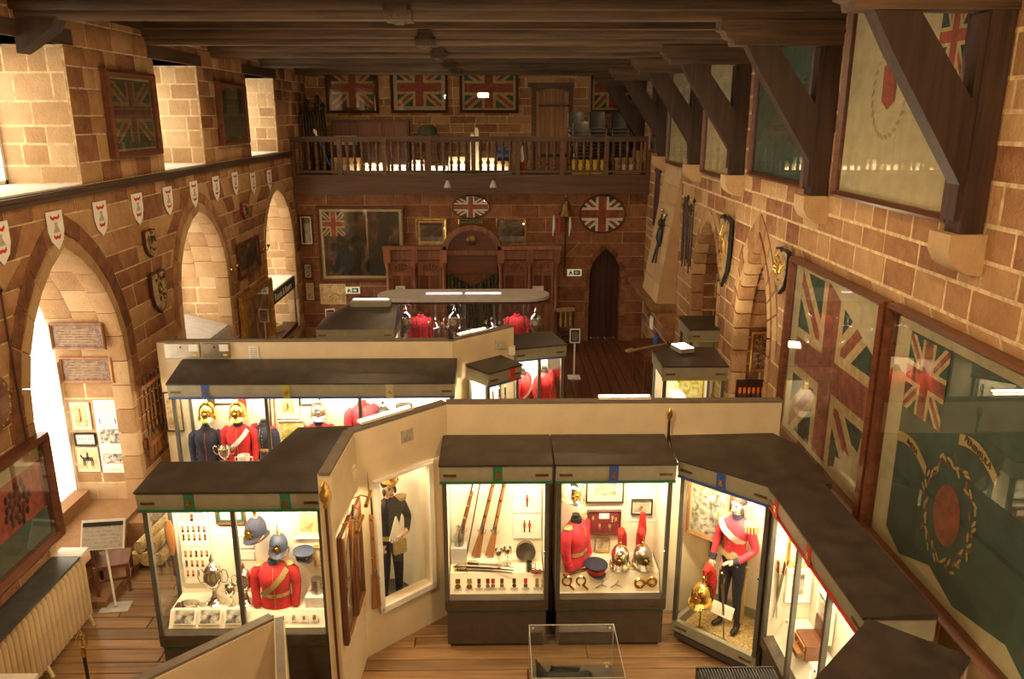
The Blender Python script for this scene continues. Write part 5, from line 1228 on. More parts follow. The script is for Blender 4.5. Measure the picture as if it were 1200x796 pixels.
# ------------------------------------------------------------------ in the rifle case
Z3 = .861
rifle('brass-mounted carbine leaning in the rifle case', (-.52, 8.4, .98), (-.3, 8.44, 1.86)); pole('walking_staff', 'thin silver-topped stick leaning beside the carbine', 'stick', (-.42, 8.4, Z3), (-.24, 8.45, 1.84), .008, 'dark_oak', True, 'silver', .06)
rifle('dark long musket leaning in the middle of the rifle case', (-.31, 8.38, Z3 + .02), (-.04, 8.46, 2.02)); rifle('pale-stocked rifle leaning beside the uniform prints', (-.15, 8.38, Z3 + .02), (.08, 8.46, 2.02))
for k, (z, h, lab) in enumerate(((1.72, .3, 'white mounted print near the top of the rifle case'), (1.39, .3, 'uniform print of one red soldier in the rifle case'), (1.06, .31, 'uniform print of two red soldiers in the rifle case'))):
    r = framed(lab, 'picture', (.3, 8.495, z), 0, .33, h, .008, 'white', 'paper', .07, 'white', d=.014); m = MB()
    for x in ([], [0], [-.03, .03])[k]: figure(m, x, .08, .16, -.018)
    if m.v: m.build('soldier', ['red', 'black'], r)
single('display_block', 'grey block under the glass decanter', 'plinth', MB().b2(-.09, .09, -.08, .08, 0, .2).b2(-.08, .08, -.07, .07, .2, .204), 'pale_grey', (-.5, 8.33, Z3))
r = thing('decanter', 'clear glass decanter with a silver collar on a grey block', 'decanter', (-.5, 8.33, 1.067)); MB().lathe([(.055, 0), (.06, .03), (.06, .12), (.03, .17), (.025, .22), (.035, .24)], n=14).build('bottle', 'crystal', r); MB().lathe([(.015, .24), (.03, .27), (.012, .3)], n=10).build('stopper', 'silver', r)
for x, y, lab in ((-.035, 8.2, 'silver goblet nearer the rifles'), (.065, 8.24, 'silver goblet nearer the round drum')): vessel('goblet', lab, 'goblet', (x, y, Z3), GOB, 'silver', None, None, 1.05)
r = thing('side_drum', 'dark round wooden drum tilted on edge in the rifle case', 'drum', (.28, 8.34, .975)); M = Matrix.Rotation(R90 - .25, 4, 'X')
MB().lathe([(.112, -.05), (.112, .05), (.1, .05), (.098, .03), (.002, .03)], n=20, M=M).build('shell', 'bronze', r); MB().lathe([(.116, .035), (.116, .055)], n=20, M=M).build('rim', 'steel', r)
m = MB().lathe([(.04, 0), (.04, .12), (.036, .12), (.034, .02)], n=12); m.tube([(.04, 0, .1), (.075, 0, .09), (.075, 0, .04), (.04, 0, .03)], .006, 6); single('pewter_mug', 'small pewter mug before the round drum', 'mug', m, 'steel', (.31, 8.1, Z3))
for k, (x0, y0, x1, y1) in enumerate(((-.4, 8.24, .14, 8.16), (-.54, 8.17, .14, 8.1), (-.52, 8.1, .12, 8.05))):
    sword(('sheathed sword lying rearmost in the rifle case', 'sheathed sword lying between two others in the rifle case', 'sheathed sword lying at the front edge of the shelf')[k], (x0, y0, Z3 + .018), (x1, y1, Z3 + .018), ('steel', 'black', 'steel')[k])
m = MB()
for k in range(7): m.tube([(0, 0, .01), (.07*math.cos(k*.9), .05*math.sin(k*.9), .015)], [.02, .008], 6)
single('ribbon_rosette', 'dark red ribbon rosette at the front of the rifle case shelf', 'rosette', m, 'maroon', (.4, 8.06, Z3))
for k, (x, c1_, c2_) in enumerate(((-.5, 'brass', 'brass'), (-.37, 'brass', 'gold_lace'), (-.26, 'silver', 'maroon'), (-.16, 'silver', 'maroon'), (-.1, 'silver', 'red'), (0, 'silver', 'maroon'), (.14, 'bronze', 'bronze'), (.27, 'silver', 'red'), (.4, 'gold_lace', 'gold_lace'), (.47, 'gold_lace', 'gold_lace'))):
    lab = ['round gilt star on the sloping front of the rifle case', 'oval gilt locket badge on the sloping front', 'single medal with a maroon ribbon beside the locket badge', 'paired medal with a maroon ribbon, left of its pair', 'paired medal with a red ribbon, right of its pair', 'single medal with a maroon ribbon after the pair', 'small bronze disc on the sloping front', 'red and white sash badge on the sloping front', 'gilt collar badge next to the red sash badge', 'gilt collar badge at the end of the sloping front'][k]
    r = thing('medal', lab, 'medal', (x, 7.985, .745), 0, 'medals on the sloping front'); r.rotation_euler = (-.12, 0, 0)
    m = MB(); medal(m, 0, .03, -.012, 1, 0, .04 if k > 1 else .055, .06); m.build('medal_piece', [c1_, c2_], r); MB().b2(-.045, .045, -.012, -.004, -.055, -.015).build('label_card', 'white', r)
# ------------------------------------------------------------------ in the helmet and stirrup case
tunic('bright red tunic with a gold shoulder belt turned sideways in the stirrup case', (.86, 8.24, Z3 + .02), .95, 'pink_red', 'black', 'pink_red', 'gold_lace', .9, 'gold_lace', None, 'gold_lace')
helmet('silver helmet with gilt mounts above the bright red tunic', (.8, 8.22, 1.68), .4, 'silver', 'brass', 'ball', None, 1.05, peg=.28)
r = framed('large black-framed engraving in the stirrup case', 'picture', (1.21, 8.495, 1.52), 0, .44, .42, .015, 'black', 'engraving', .08, 'paper')
r = thing('framed_medals', 'dark red velvet frame of medals in the stirrup case', 'medal display', (1.21, 8.5, 1.1)); moulding(.4, .32, .02, .04).build('frame', 'mahogany', r); MB().b2(-.19, .19, -.015, -.002, .01, .31).build('velvet', 'maroon', r)
for x, z in ((-.13, .2), (.1, .2), (.14, .18), (-.05, .1), (.07, .09)):
    m = MB(); medal(m, x, z, -.018, 1, 0, .026, .045); m.build('medal', ['silver', 'gold_lace'], r)
MB().b2(-.06, .06, -.02, -.015, .21, .28).build('label_card', 'white', r)
framed('small black-framed print on a white card in the stirrup case', 'picture', (1.65, 8.495, 1.36), 0, .25, .2, .015, 'black', 'engraving', .025, 'paper'); single('mount_card', 'white mounting card behind the small black-framed print', 'card', MB().b2(-.17, .17, -.004, 0, 0, .42).b2(-.16, .16, -.006, -.004, .01, .41), 'white', (1.65, 8.504, 1.26))
framed('white card near the top of the stirrup case', 'card', (1.65, 8.495, 1.74), 0, .34, .2, .006, 'white', 'paper', 0, glass=False, d=.01)
framed('small gilt picture low behind the crested helmet', 'picture', (1.2, 8.495, .88), 0, .18, .18, .012, 'gilt', 'engraving', .02)
cap('navy peaked cap with a red band in the stirrup case', (1.08, 8.08, Z3), .2, 'navy', 'red', 1.05)
helmet('steel helmet with a red and white plume in the stirrup case', (1.36, 8.14, Z3 + .04), -.2, 'silver', 'brass', 'spike', 'red_plume', 1.05); helmet('gilt and steel helmet with a tall red plume in the stirrup case', (1.62, 8.14, Z3 + .04), .1, 'steel', 'brass', 'spike', 'red_plume', 1.05)
r = pole('feather_hackle', 'tall red feather plume behind the gilt and steel helmet', 'plume', (1.63, 8.3, Z3), (1.63, 8.3, 1.15), .01, 'iron'); MB().tube([(0, 0, .25), (0, 0, .4), (0, 0, .62)], [.035, .055, .03], 10).build('plume', 'red_plume', r)
r = thing('pistol', 'flintlock pistol lying before the bright red tunic', 'pistol', (.86, 8.02, Z3 + .015), .3); MB().tube([(-.16, 0, 0), (-.1, .02, 0), (0, .03, 0), (.12, .03, 0)], [.022, .018, .016, .012], 8).build('stock', 'gunstock', r); MB().tube([(0, .032, .014), (.2, .032, .014)], .01, 8).build('barrel', 'iron', r); MB().box((-.01, .02, .02), (.06, .03, .03)).build('lock', 'steel', r)
def ring(m, c, rx, rz, t): m.tube([(c[0] + rx*math.cos(a*PI/8), c[1], c[2] + rz*math.sin(a*PI/8)) for a in range(17)], t, 6)
for k, (x, lab, mt) in enumerate(((.74, 'polished stirrup at the front nearest the case divider', 'brass'), (.9, 'polished stirrup next to the spurs', 'brass'))):
    m = MB(); ring(m, (0, 0, .075), .05, .055, .013); m.tube([(.02, 0, .03), (.08, -.01, -.03)], .014, 6); single('stirrup', lab, 'stirrup', m, mt, (x, 7.985, .72), 0, 'stirrups at the front')
for x, lab in ((1.13, 'steel spur next to the stirrups'), (1.3, 'steel spur next to the brass boss')):
    m = MB().tube([(-.06, 0, .0), (.0, -.01, .05), (.03, 0, .09)], .006, 6).tube([(.0, -.01, .05), (.06, 0, .01)], .006, 6); single('spur', lab, 'spur', m, 'steel', (x, 7.98, .71), 0, 'spurs at the front')
m = MB(); ring(m, (-.06, 0, .05), .05, .05, .018); ring(m, (.08, 0, .07), .05, .05, .018); m.ell((.01, 0, .06), (.03, .015, .03)); single('bit_bosses', 'linked brass bit bosses at the end of the stirrup row', 'horse bit', m, 'brass', (1.63, 7.985, .71))
# ------------------------------------------------------------------ mannequins
def figure_mesh(V, E, root=0):
    """one continuous skin round a jointed skeleton; V: (point, radius)"""
    me = bpy.data.meshes.new('body'); me.from_pydata([v[0] for v in V], E, [])
    o = bpy.data.objects.new('body', me); COL.objects.link(o)
    md = o.modifiers.new('skin', 'SKIN'); md.use_smooth_shade = True
    for i, d in enumerate(me.skin_vertices[0].data): d.radius = V[i][1] if isinstance(V[i][1], tuple) else (V[i][1], V[i][1]); d.use_root = (i == root)
    sb = o.modifiers.new('sub', 'SUBSURF'); sb.levels = 2; sb.render_levels = 2
    dg_ = bpy.context.evaluated_depsgraph_get(); out = bpy.data.meshes.new_from_object(o.evaluated_get(dg_))
    bpy.data.objects.remove(o); return out
def mannequin(label, loc, rz, coat, legs, armL, armR, hair='hair', headturn=.0, group=None, cat='mannequin'):
    r = thing('mannequin', label, cat, loc, rz, group)
    V = [((0, .01, .93), (.15, .12)), ((0, .0, 1.08), (.125, .1)), ((0, -.01, 1.26), (.155, .115)), ((0, .005, 1.4), (.13, .09)), ((0, .01, 1.47), .058), ((0, .0, 1.53), .052), ((0, -.012, 1.585), (.07, .082)), ((0, -.008, 1.65), (.076, .092)), ((0, 0, 1.705), (.058, .07)),
         ((.085, .0, .86), .095), ((.09, -.015, .5), .064), ((.1, .02, .12), .043), ((.105, .0, .05), .042), ((.125, -.12, .032), .034),
         ((-.085, .0, .86), .095), ((-.1, -.02, .5), .064), ((-.115, .01, .12), .043), ((-.12, -.01, .05), .042), ((-.15, -.13, .032), .034)]
    E = [(0,1),(1,2),(2,3),(3,4),(4,5),(5,6),(6,7),(7,8),(0,9),(9,10),(10,11),(11,12),(12,13),(0,14),(14,15),(15,16),(16,17),(17,18)]
    hands = []
    for A in (armL, armR):
        s0 = len(V); V += [(A[0], .068), (A[1], .052), (A[2], .034), (A[3], (.032, .022))]
        E += [(3, s0), (s0, s0+1), (s0+1, s0+2), (s0+2, s0+3)]
        d = (Vector(A[3]) - Vector(A[2])).normalized(); sd = d.cross(Vector((0, 0, 1))).normalized(); up = sd.cross(d)
        for k, (o, L) in enumerate(((-.026, .07), (-.009, .085), (.009, .08), (.026, .06))):
            b = Vector(A[3]) + sd*o + d*.02; s1 = len(V)
            V += [(tuple(b), .011), (tuple(b + d*L*.55 - up*.012), .0095), (tuple(b + d*L*.85 - up*.035), .008)]; E += [(s0+3, s1), (s1, s1+1), (s1+1, s1+2)]
        s1 = len(V); b = Vector(A[3]) - sd*.034 - d*.02
        V += [(tuple(b), .012), (tuple(b - sd*.02 + d*.035 - up*.01), .01)]; E += [(s0+3, s1), (s1, s1+1)]
    me = figure_mesh(V, E)
    for mt in (coat, legs, 'skin', 'black'): me.materials.append(MT[mt])
    HL, HR = Vector(armL[2]), Vector(armR[2])
    for p in me.polygons:
        c = p.center
        if c.z > 1.5: k = 2
        elif c.z < .13: k = 3
        elif (c - HL).length < .02 or (c - HR).length < .02 or (c - Vector(armL[3])).length < .14 and (c - HL).dot(Vector(armL[3]) - HL) > 0 or (c - Vector(armR[3])).length < .14 and (c - HR).dot(Vector(armR[3]) - HR) > 0: k = 2
        elif c.z < .97 and abs(c.x) < .2 and c.y > -.14: k = 1
        else: k = 0
        p.material_index = k
    link('body', me, r)
    H = thing('head_details', None, None); bpy.data.objects.remove(H)
    MB().ell((0, .018, 1.675), (.083, .095, .082), 0, 14, 9).build('hair', hair, r)
    for sg in (-1, 1): MB().ell((sg*.075, -.03, 1.585), (.014, .035, .05), 0, 8, 6).build('whiskers', hair, r)
    f = MB(); f.loft([(0, -.098, 1.585, .018, .012), (0, -.112, 1.597, .014, .016), (0, -.1, 1.635, .007, .008)], 8); f.build('nose', 'skin', r)
    for sg in (-1, 1): MB().ell((sg*.03, -.091, 1.632), (.012, .006, .007), 0, 8, 6).build('eye', 'black', r); MB().ell((sg*.08, -.005, 1.615), (.01, .02, .032), 0, 8, 6).build('ear', 'skin', r); MB().tube([(sg*.012, -.094, 1.648), (sg*.048, -.084, 1.65)], .006, 5).build('eyebrow', hair, r)
    MB().tube([(-.025, -.094, 1.56), (0, -.1, 1.562), (.025, -.094, 1.56)], .006, 6).build('mouth', 'maroon', r)
    return r
def belt_over(r, pts, w, mat, name='crossbelt'):
    m = MB(); vs = []
    for (x, y, z) in pts: vs += [(x - w*.6, y, z - w*.5), (x + w*.2, y, z + w*.5)]
    m.add(vs, [(2*i, 2*i+1, 2*i+3, 2*i+2) for i in range(len(pts)-1)]); return m.build(name, mat, r)
mq = mannequin('life-size mannequin in a red tunic, white crossbelt and dark striped trousers', (2.62, 7.95, .182), a5 - .15, 'pink_red', 'navy', ((.17, .01, 1.38), (.25, .04, 1.13), (.14, -.15, 1.0), (.08, -.19, .99)), ((-.17, .01, 1.38), (-.26, .02, 1.12), (-.24, -.08, .9), (-.23, -.12, .83)))
belt_over(mq, [(-.17, -.05, 1.43), (-.13, -.1, 1.38), (-.06, -.135, 1.33), (.04, -.14, 1.28), (.12, -.11, 1.24), (.155, -.04, 1.2)], .075, 'white')
for sg in (-1, 1):
    e = MB().loft([(sg*.165, .01, 1.415, .075, .07), (sg*.18, .01, 1.45, .085, .078), (sg*.15, .01, 1.468, .05, .05)], 14).build('epaulette', 'gold_lace', mq)
    fr = MB()
    for k in range(14): a = 2*PI*k/14; fr.tube([(sg*.18 + .08*math.cos(a), .01 + .074*math.sin(a), 1.44), (sg*.185 + .088*math.cos(a), .01 + .082*math.sin(a), 1.37)], .009, 5)
    fr.build('fringe', 'gold_lace', e)
    MB().tube([(sg*.172, .01, .9), (sg*.16, -.005, .5), (sg*.155, .015, .14)], .012, 6, sx=2).build('trouser_stripe', 'gold_lace', mq)
MB().loft([(0, .01, 1.455, .075, .075), (0, .005, 1.52, .066, .07)], 14).build('collar', 'navy', mq)
MB().loft([(0, .005, .985, .165, .13), (0, .0, 1.05, .15, .118)], 18, cap=False).build('waist_sash', 'gold_lace', mq)
bt = MB()
for i in range(7): bt.ell((0, -.117 - .012*math.sin(i*.5), 1.08 + .055*i), (.01, .008, .01), 0, 6, 4)
bt.build('buttons', 'brass', mq); mq.scale = (.97,)*3
for A in (((.16, -.13, 1.015), (.11, -.17, .995)), ((-.24, -.07, .93), (-.235, -.1, .87))): MB().tube(A, [.047, .045], 10).build('cuff', 'navy', mq)
sword('steel-hilted sword hanging at the mannequin', (2.43, 7.74, 1.02), (2.5, 7.68, .2), 'steel')
hs = thing('helmet_stand', 'thin brass stand under the plumed helmet beside the mannequin', 'stand', (2.27, 7.9, .182)); MB().lathe([(.08, 0), (.08, .015), (.012, .03), (.01, .36), (.04, .37)], n=12).build('stem', 'brass', hs)
helmet('gilt helmet with a long red plume beside the mannequin', (2.27, 7.9, .54), a5, 'brass', 'brass', 'ball', 'red_plume', 1.15)
framed('framed photograph of uniformed riders behind the mannequin', 'picture', (2.4, 8.3, 1.14), a5 + .0, .55, .68, .03, 'gunstock', 'photo_print', .03, 'sepia_print')
framed('white text card propped on the mannequin case floor', 'card', (2.45, 7.72, .5), a5, .26, .14, .005, 'white', 'paper', 0, glass=False, d=.008, tilt=-.4)
mz = mannequin('mannequin in a dark laced uniform seen through the partition opening', (-1.3, 8.36, .252), .62, 'black_cloth', 'navy', ((.17, .01, 1.38), (.27, .03, 1.14), (.16, -.13, 1.03), (.08, -.16, 1.05)), ((-.17, .01, 1.38), (-.27, .02, 1.12), (-.26, -.06, .9), (-.25, -.09, .84)))
helmet('gilt helmet with a red crest on the dark laced mannequin', (-1.3, 8.36, 1.87), .62, 'brass', 'brass', 'ball', 'red_plume', .95)
for k in range(7):
    a = -.6 + .17*k; MB().tube([(.02, -.13, 1.28), (.02 + .2*math.sin(a), -.16, 1.28 - .34*math.cos(a))], [.01, .013], 6).build('braid_strap', 'white', mz)
for sg in (-1, 1): MB().loft([(sg*.165, .01, 1.42, .07, .07), (sg*.17, .01, 1.46, .075, .07), (sg*.14, .01, 1.47, .04, .05)], 12).build('epaulette', 'gold_lace', mz)
MB().b2(-.04, .12, -.19, -.14, .8, .98).build('sabretache', 'gold_lace', mz); MB().loft([(0, .005, .97, .165, .13), (0, .0, 1.03, .15, .118)], 18, cap=False).build('belt', 'gold_lace', mz); mz.scale = (.95,)*3
r = vessel('decanter', 'round dark decanter on a white column in the partition case', 'decanter', (-1.62, 8.1, .98), [(.05, 0), (.1, .04), (.11, .1), (.08, .17), (.03, .21), (.025, .28), (.04, .3)], 'iron', None, [(.02, .3), (.03, .34), (.01, .37)])
single('display_column', 'white round column under the dark decanter', 'plinth', MB().lathe([(.12, 0), (.11, .02), (.1, .69), (.13, .725)], n=16), 'white', (-1.62, 8.1, .252))
vessel('goblet', 'large glass goblet behind the dark decanter', 'goblet', (-1.78, 8.28, 1.26), GOB, 'crystal', None, None, 1.3); single('display_column', 'grey round column under the glass goblet', 'plinth', MB().lathe([(.1, 0), (.09, .02), (.09, .97), (.1, 1.005)], n=16), 'pale_grey', (-1.78, 8.28, .252))
single('framed_medals', 'red velvet medal frame on the back of the partition case', 'medal display', MB().b2(-.1, .1, -.02, 0, 0, .24).lathe([(.06, 0), (.06, .01)], (0, -.02, .12), 12, 0, Matrix.Rotation(R90, 4, 'X')), 'red', (-1.72, 8.9, 1.85), .9)
# ------------------------------------------------------------------ in the case below the great flags (its front looks along -x)
framed('pale print hung in the flag wall case', 'picture', (3.17, 6.72, .98), -R90, .34, .42, .02, 'paper', 'engraving', .05)
sword('silver sword hung upright beside the pale print', (2.8, 7.12, 1.55), (2.83, 7.12, .9)); sword('second silver sword hung beside the first', (2.86, 7.1, 1.55), (2.8, 7.1, .9))
framed('wide gilt-framed print in the flag wall case', 'picture', (3.02, 7.155, 1.5), 0, .27, .42, .035, 'gilt', 'engraving', .04)
framed('blue text panel below the gilt-framed print', 'poster', (3.03, 7.155, 1.08), 0, .26, .38, .01, 'white', 'photo_print', .06, 'white', glass=False)
wb_ = thing('writing_box', 'open mahogany writing box with drawers in the flag wall case', 'box', (3.0, 6.62, .862), -R90)
MB().b2(-.14, .14, -.1, .1, 0, .16).build('body', 'mahogany', wb_)
for z in (.02, .09): d_ = MB().b2(-.12, .12, -.18 if z < .05 else -.12, -.1, z, z+.055).build('drawer', 'gunstock', wb_); MB().ell((0, -.185 if z < .05 else -.125, z+.028), (.01, .01, .01), 0, 6, 4).build('knob', 'brass', d_)
MB().b2(-.14, .14, .08, .1, .16, .34).build('lid', 'mahogany', wb_)
m = MB(); m.tube([(-.1, 0, .03), (.1, 0, .03)], .03, 10).tube([(-.12, .06, .01), (.1, .09, .01)], .008, 6); single('rolled_commission', 'white rolled parchment lying before the writing box', 'scroll', m, 'white', (2.92, 6.2, .862), 1.0)
framed('open white booklet lying in the flag wall case', 'booklet', (2.93, 5.85, .875), -R90, .26, .2, .008, 'white', 'paper', 0, glass=False, d=.01, tilt=-1.4)
# ------------------------------------------------------------------ in the rear cases
tunic('scarlet jacket on a dark bust, nearer the partition end', (.36, 12.6, .862), 1.1, 'scarlet', 'black', 'black', 'gold_lace', .95, None, 'white', h0=.35); tunic('scarlet jacket with a dark collar, farther from the partition end', (.73, 12.72, .862), 1.0, 'scarlet', 'black', 'scarlet', 'gold_lace', .95, h0=.35)
helmet('pale blue-grey helmet in the small jutting case', (.13, 11.42, 1.35), .7, 'helmet_blue', 'silver', 'ball', None, 1.3, peg=.25)
for k in range(3): sword(('thin sword upright in the small jutting case, by the glass', 'thin sword upright in the small jutting case, in the middle', 'thin sword upright in the small jutting case, by the helmet')[k], (-.12 + .09*k, 11.2 + .09*k, 1.95), (-.1 + .09*k, 11.2 + .09*k, 1.0), 'gunstock' if k < 2 else 'steel')
r = helmet('white cork sun helmet in the case beside the right-hand wall', (2.7, 11.55, 1.45), .3, 'white_plume', 'straw', 'ball', None, 1.6, plate=False); single('helmet_block', 'dark wooden head block under the white sun helmet', 'stand', MB().lathe([(.1, 0), (.08, .05), (.05, .1), (.06, .35), (.1, .5), (.09, .59)], n=14), 'gunstock', (2.7, 11.55, .862))
framed('gold-embroidered banner piece in the sun helmet case', 'banner', (3.03, 12.05, 1.2), 0, .42, .7, .02, 'gilt', 'green_print', 0)
# silver in the round-ended cabinet
def candelabrum(lab, loc, s):
    r = thing('candelabrum', lab, 'candelabrum', loc); r.scale = (s, s, s); MB().lathe([(.12, 0), (.1, .03), (.04, .07), (.02, .2), (.035, .25), (.015, .32), (.012, .5)], n=14).build('stem', 'silver', r)
    for k in range(4):
        a = k*R90 + .4; c, q = math.cos(a), math.sin(a); b = MB().tube([(0, 0, .36), (.12*c, .12*q, .33), (.2*c, .2*q, .4), (.2*c, .2*q, .48)], .012, 6).build('branch', 'silver', r); MB().lathe([(.035, 0), (.03, .02), (.02, .05)], (.2*c, .2*q, .47), 8).build('candle_cup', 'silver', b)
candelabrum('branched silver candelabrum left of the great silver cup', (-1.33, 16.66, 1.101), 1.1); vessel('trophy_cup', 'great silver cup with scrolled handles in the round-ended cabinet', 'trophy', (-1.0, 16.65, 1.101), BIG, 'silver', BIGH, BIGL, 1.4)
vessel('punch_bowl', 'wide chased silver bowl right of the great silver cup', 'bowl', (-.6, 16.72, 1.101), [(.12, 0), (.1, .03), (.05, .06), (.1, .1), (.22, .22), (.26, .34), (.25, .34), (.2, .22)], 'silver', [(.24, .26), (.31, .25), (.31, .33), (.26, .32)], None, .85)
vessel('trophy_cup', 'silver vase near the curved left end of the cabinet', 'trophy', (-2.05, 16.7, 1.101), BIG, 'silver', BIGH, BIGL, 1.4); vessel('trophy_cup', 'silver cup near the curved right end of the cabinet', 'trophy', (.75, 16.7, 1.101), BIG, 'silver', BIGH, BIGL, 1.3); candelabrum('branched silver candelabrum right of the chased bowl', (-.12, 16.68, 1.101), 1.1)
tunic('red coat behind the silver near the left end of the cabinet', (-1.75, 16.95, 1.101), 0, 'scarlet', 'scarlet', 'navy', 'gold_lace', .95); tunic('red coat behind the silver near the right end of the cabinet', (.35, 16.98, 1.101), 0, 'scarlet', 'scarlet', 'navy', 'gold_lace', .95)
# ------------------------------------------------------------------ on the bent partition
r = framed('wooden-framed mirror with brass fittings, nearer the partition end', 'mirror', (-1.545, 6.98, .88), R90, .46, 1.18, .05, 'mahogany_z', 'dark_portrait', 0, name='framed_picture', d=.05); 
r = framed('wooden-framed trophy of arms, nearer the bend of the partition', 'picture', (-1.53, 7.45, .88), R90, .42, 1.15, .05, 'mahogany_z', 'dark_portrait', 0, name='framed_picture', d=.05)
for y, lab in ((6.95, 'brass picture lamp over the frame nearer the partition end'), (7.48, 'brass picture lamp over the frame nearer the bend')):
    r = thing('picture_lamp', lab, 'lamp', (-1.54, y, 2.1), R90); MB().tube([(0, 0, 0), (0, -.1, .04), (0, -.16, .02)], .008, 6).build('arm', 'brass', r); MB().tube([(-.16, -.17, 0), (.16, -.17, 0)], .022, 10).build('shade', 'brass', r)
    lamp('picture_lamp_bulb', 'AREA', (0, -.17, -.03), 3, (1, .75, .4), (.3, 0, 0), (.25, .03), parent=r)
sword('brass-hilted sabre hung slantwise across the framed arms', (-1.5, 7.3, 2.1), (-1.47, 6.85, 1.3), 'brass')
Pd = lambda s_, z: tuple(MD @ Vector((s_, .05, z)))
rifle('rifle hung upright beside the partition opening', Pd(1.1, .62), Pd(1.12, 2.02), bayonet=True)
r = pole('regimental_staff', 'long brown staff with a gilt crest standing at the partition end', 'staff', (-1.6, 6.66, 0), (-1.62, 6.68, 2.42), .014, 'mahogany_z'); MB().lathe([(.02, 0), (.03, .03), (.02, .05), (.055, .1), (.06, .16), (.03, .2), (.04, .23), (.005, .27)], (0, 0, 2.41), 10, sy=.5).build('crest', 'gilt', r)
r = pole('drum_major_staff', 'slim dark mace standing behind the stirrup case roof', 'staff', (1.92, 8.49, 0), (1.92, 8.49, 2.55), .014, 'dark_oak'); MB().lathe([(.016, 0), (.035, .06), (.03, .1), (.01, .14)], (0, 0, 2.55), 10).build('head', 'brass', r)
r = framed('narrow framed certificate beside the long case', 'picture', (-4.86, 11.19, 1.35), 0, .26, .62, .02, 'dark_oak', 'sepia_print', .02)
# ------------------------------------------------------------------ radiator and things near the first arch
rd = thing('radiator', 'old cream cast-iron column radiator under the red banner', 'radiator', (-5.0, 7.45, 0))
sec = MB().loft([(0, 0, .12, .07, .038), (0, 0, .16, .1, .042), (0, 0, .85, .1, .042), (0, 0, .92, .07, .036)], 10).mesh('section', 'radiator_paint')
for k in range(22): link('section', sec, rd, (0, -.96 + .0905*k, 0))
MB().tube([(0, -.98, .2), (0, .98, .2)], .03, 8).tube([(0, -.98, .85), (0, .98, .85)], .03, 8).build('header_pipe', 'radiator_paint', rd)
for y in (-.92, 0, .92): MB().tube([(.05, y, .14), (.09, y, .05), (.1, y, 0)], [.03, .02, .025], 8).tube([(-.05, y, .14), (-.09, y, .05), (-.1, y, 0)], [.03, .02, .025], 8).build('foot', 'radiator_paint', rd)
r = thing('radiator_shelf', 'dark shelf with a pale end lying over the radiator', 'shelf', (-5.06, 7.45, .935)); MB().b2(-.16, .16, -1.1, .86, 0, .03).build('board', 'grey_plastic', r); MB().b2(-.16, .16, .86, 1.06, 0, .032).build('end_piece', 'white', r)
s_ = thing('sign_stand', 'grey information sign on a white post with a square foot', 'sign stand', (-4.8, 8.72, 0), .12)
MB().prism([(x*.14 + (.03 if x > 0 else -.03), y*.11) for x, y in ((-1, -1), (1, -1), (1, 1), (-1, 1))], Matrix(), 0, .015).b2(-.02, .02, -.02, .02, .015, .04).build('foot', 'pale_grey', s_); MB().tube([(0, 0, .03), (-.02, .02, .9)], .014, 8).build('post', 'white', s_)
p = MB(); M = Matrix.Translation((-.02, .0, 1.02)) @ Matrix.Rotation(-.5, 4, 'X'); p.box((0, 0, 0), (.5, .02, .36)); p.v = [tuple(M @ Vector(v)) for v in p.v]; pn = p.build('panel', 'white', s_)
p = MB().box((0, -.012, -.01), (.46, .006, .32)); p.v = [tuple(M @ Vector(v)) for v in p.v]; p.build('notice', 'grey_paper', pn); p = MB().box((0, -.016, .12), (.46, .004, .05)); p.v = [tuple(M @ Vector(v)) for v in p.v]; p.build('heading', 'black', pn)
p = MB()
for k in range(5): p.box((-.02 + .02*(k % 2), -.016, .06 - .045*k), (.36, .003, .014))
p.v = [tuple(M @ Vector(v)) for v in p.v]; p.build('text_lines', 'pale_grey', pn)
ch = thing('wooden_chair', 'dark wooden chair with a panelled back below the first arch', 'chair', (-4.93, 9.05, .1), 1.9)
MB().b2(-.2, .2, -.2, .2, .36, .4).build('seat', 'mahogany', ch); MB().b2(-.2, .2, .17, .2, .42, .86).build('backrest', 'mahogany_z', ch); MB().b2(-.15, .15, .16, .17, .48, .8).build('back_panel', 'dark_oak', ch)
for x in (-.18, .18):
    for y in (-.18, .18): MB().b2(x-.02, x+.02, y-.02, y+.02, 0, .36).build('leg', 'mahogany_z', ch)
MB().b2(-.18, .18, -.19, -.17, .12, .15).build('stretcher', 'mahogany', ch); MB().b2(-.19, -.17, -.18, .18, .18, .21).build('stretcher', 'mahogany', ch)
r = pole('spear_finial_pole', 'short barrier pole with a pierced brass spearhead by the radiator', 'pole', (-4.25, 7.0, 0), (-4.25, 7.0, .62), .018, 'black')
m = MB(); out = [(0, .2), (.045, .12), (.05, .06), (.02, 0), (-.02, 0), (-.05, .06), (-.045, .12)]
for a, b in zip(out, out[1:] + out[:1]): m.tube([(a[0], 0, .7 + a[1]), (b[0], 0, .7 + b[1])], .011, 6)
m.tube([(0, 0, .72), (0, 0, .86)], .008, 6); m.lathe([(.02, .6), (.028, .64), (.016, .7)], n=8); m.build('finial', 'brass', r)
r = thing('rolled_banner', 'pale rolled canvas bundle on the floor behind the medal case', 'bundle', (-4.75, 10.0, 0))
for k in range(3): MB().tube([(-.18 + .17*k, -.45, .17 + .0*k), (-.1 + .17*k, .45, .17)], .085 if k != 1 else .1, 12).build('roll', 'straw', r)
for k in range(2): MB().tube([(-.1 + .17*k, -.4, .33), (-.02 + .17*k, .42, .33)], .085, 12).build('roll', 'straw', r)
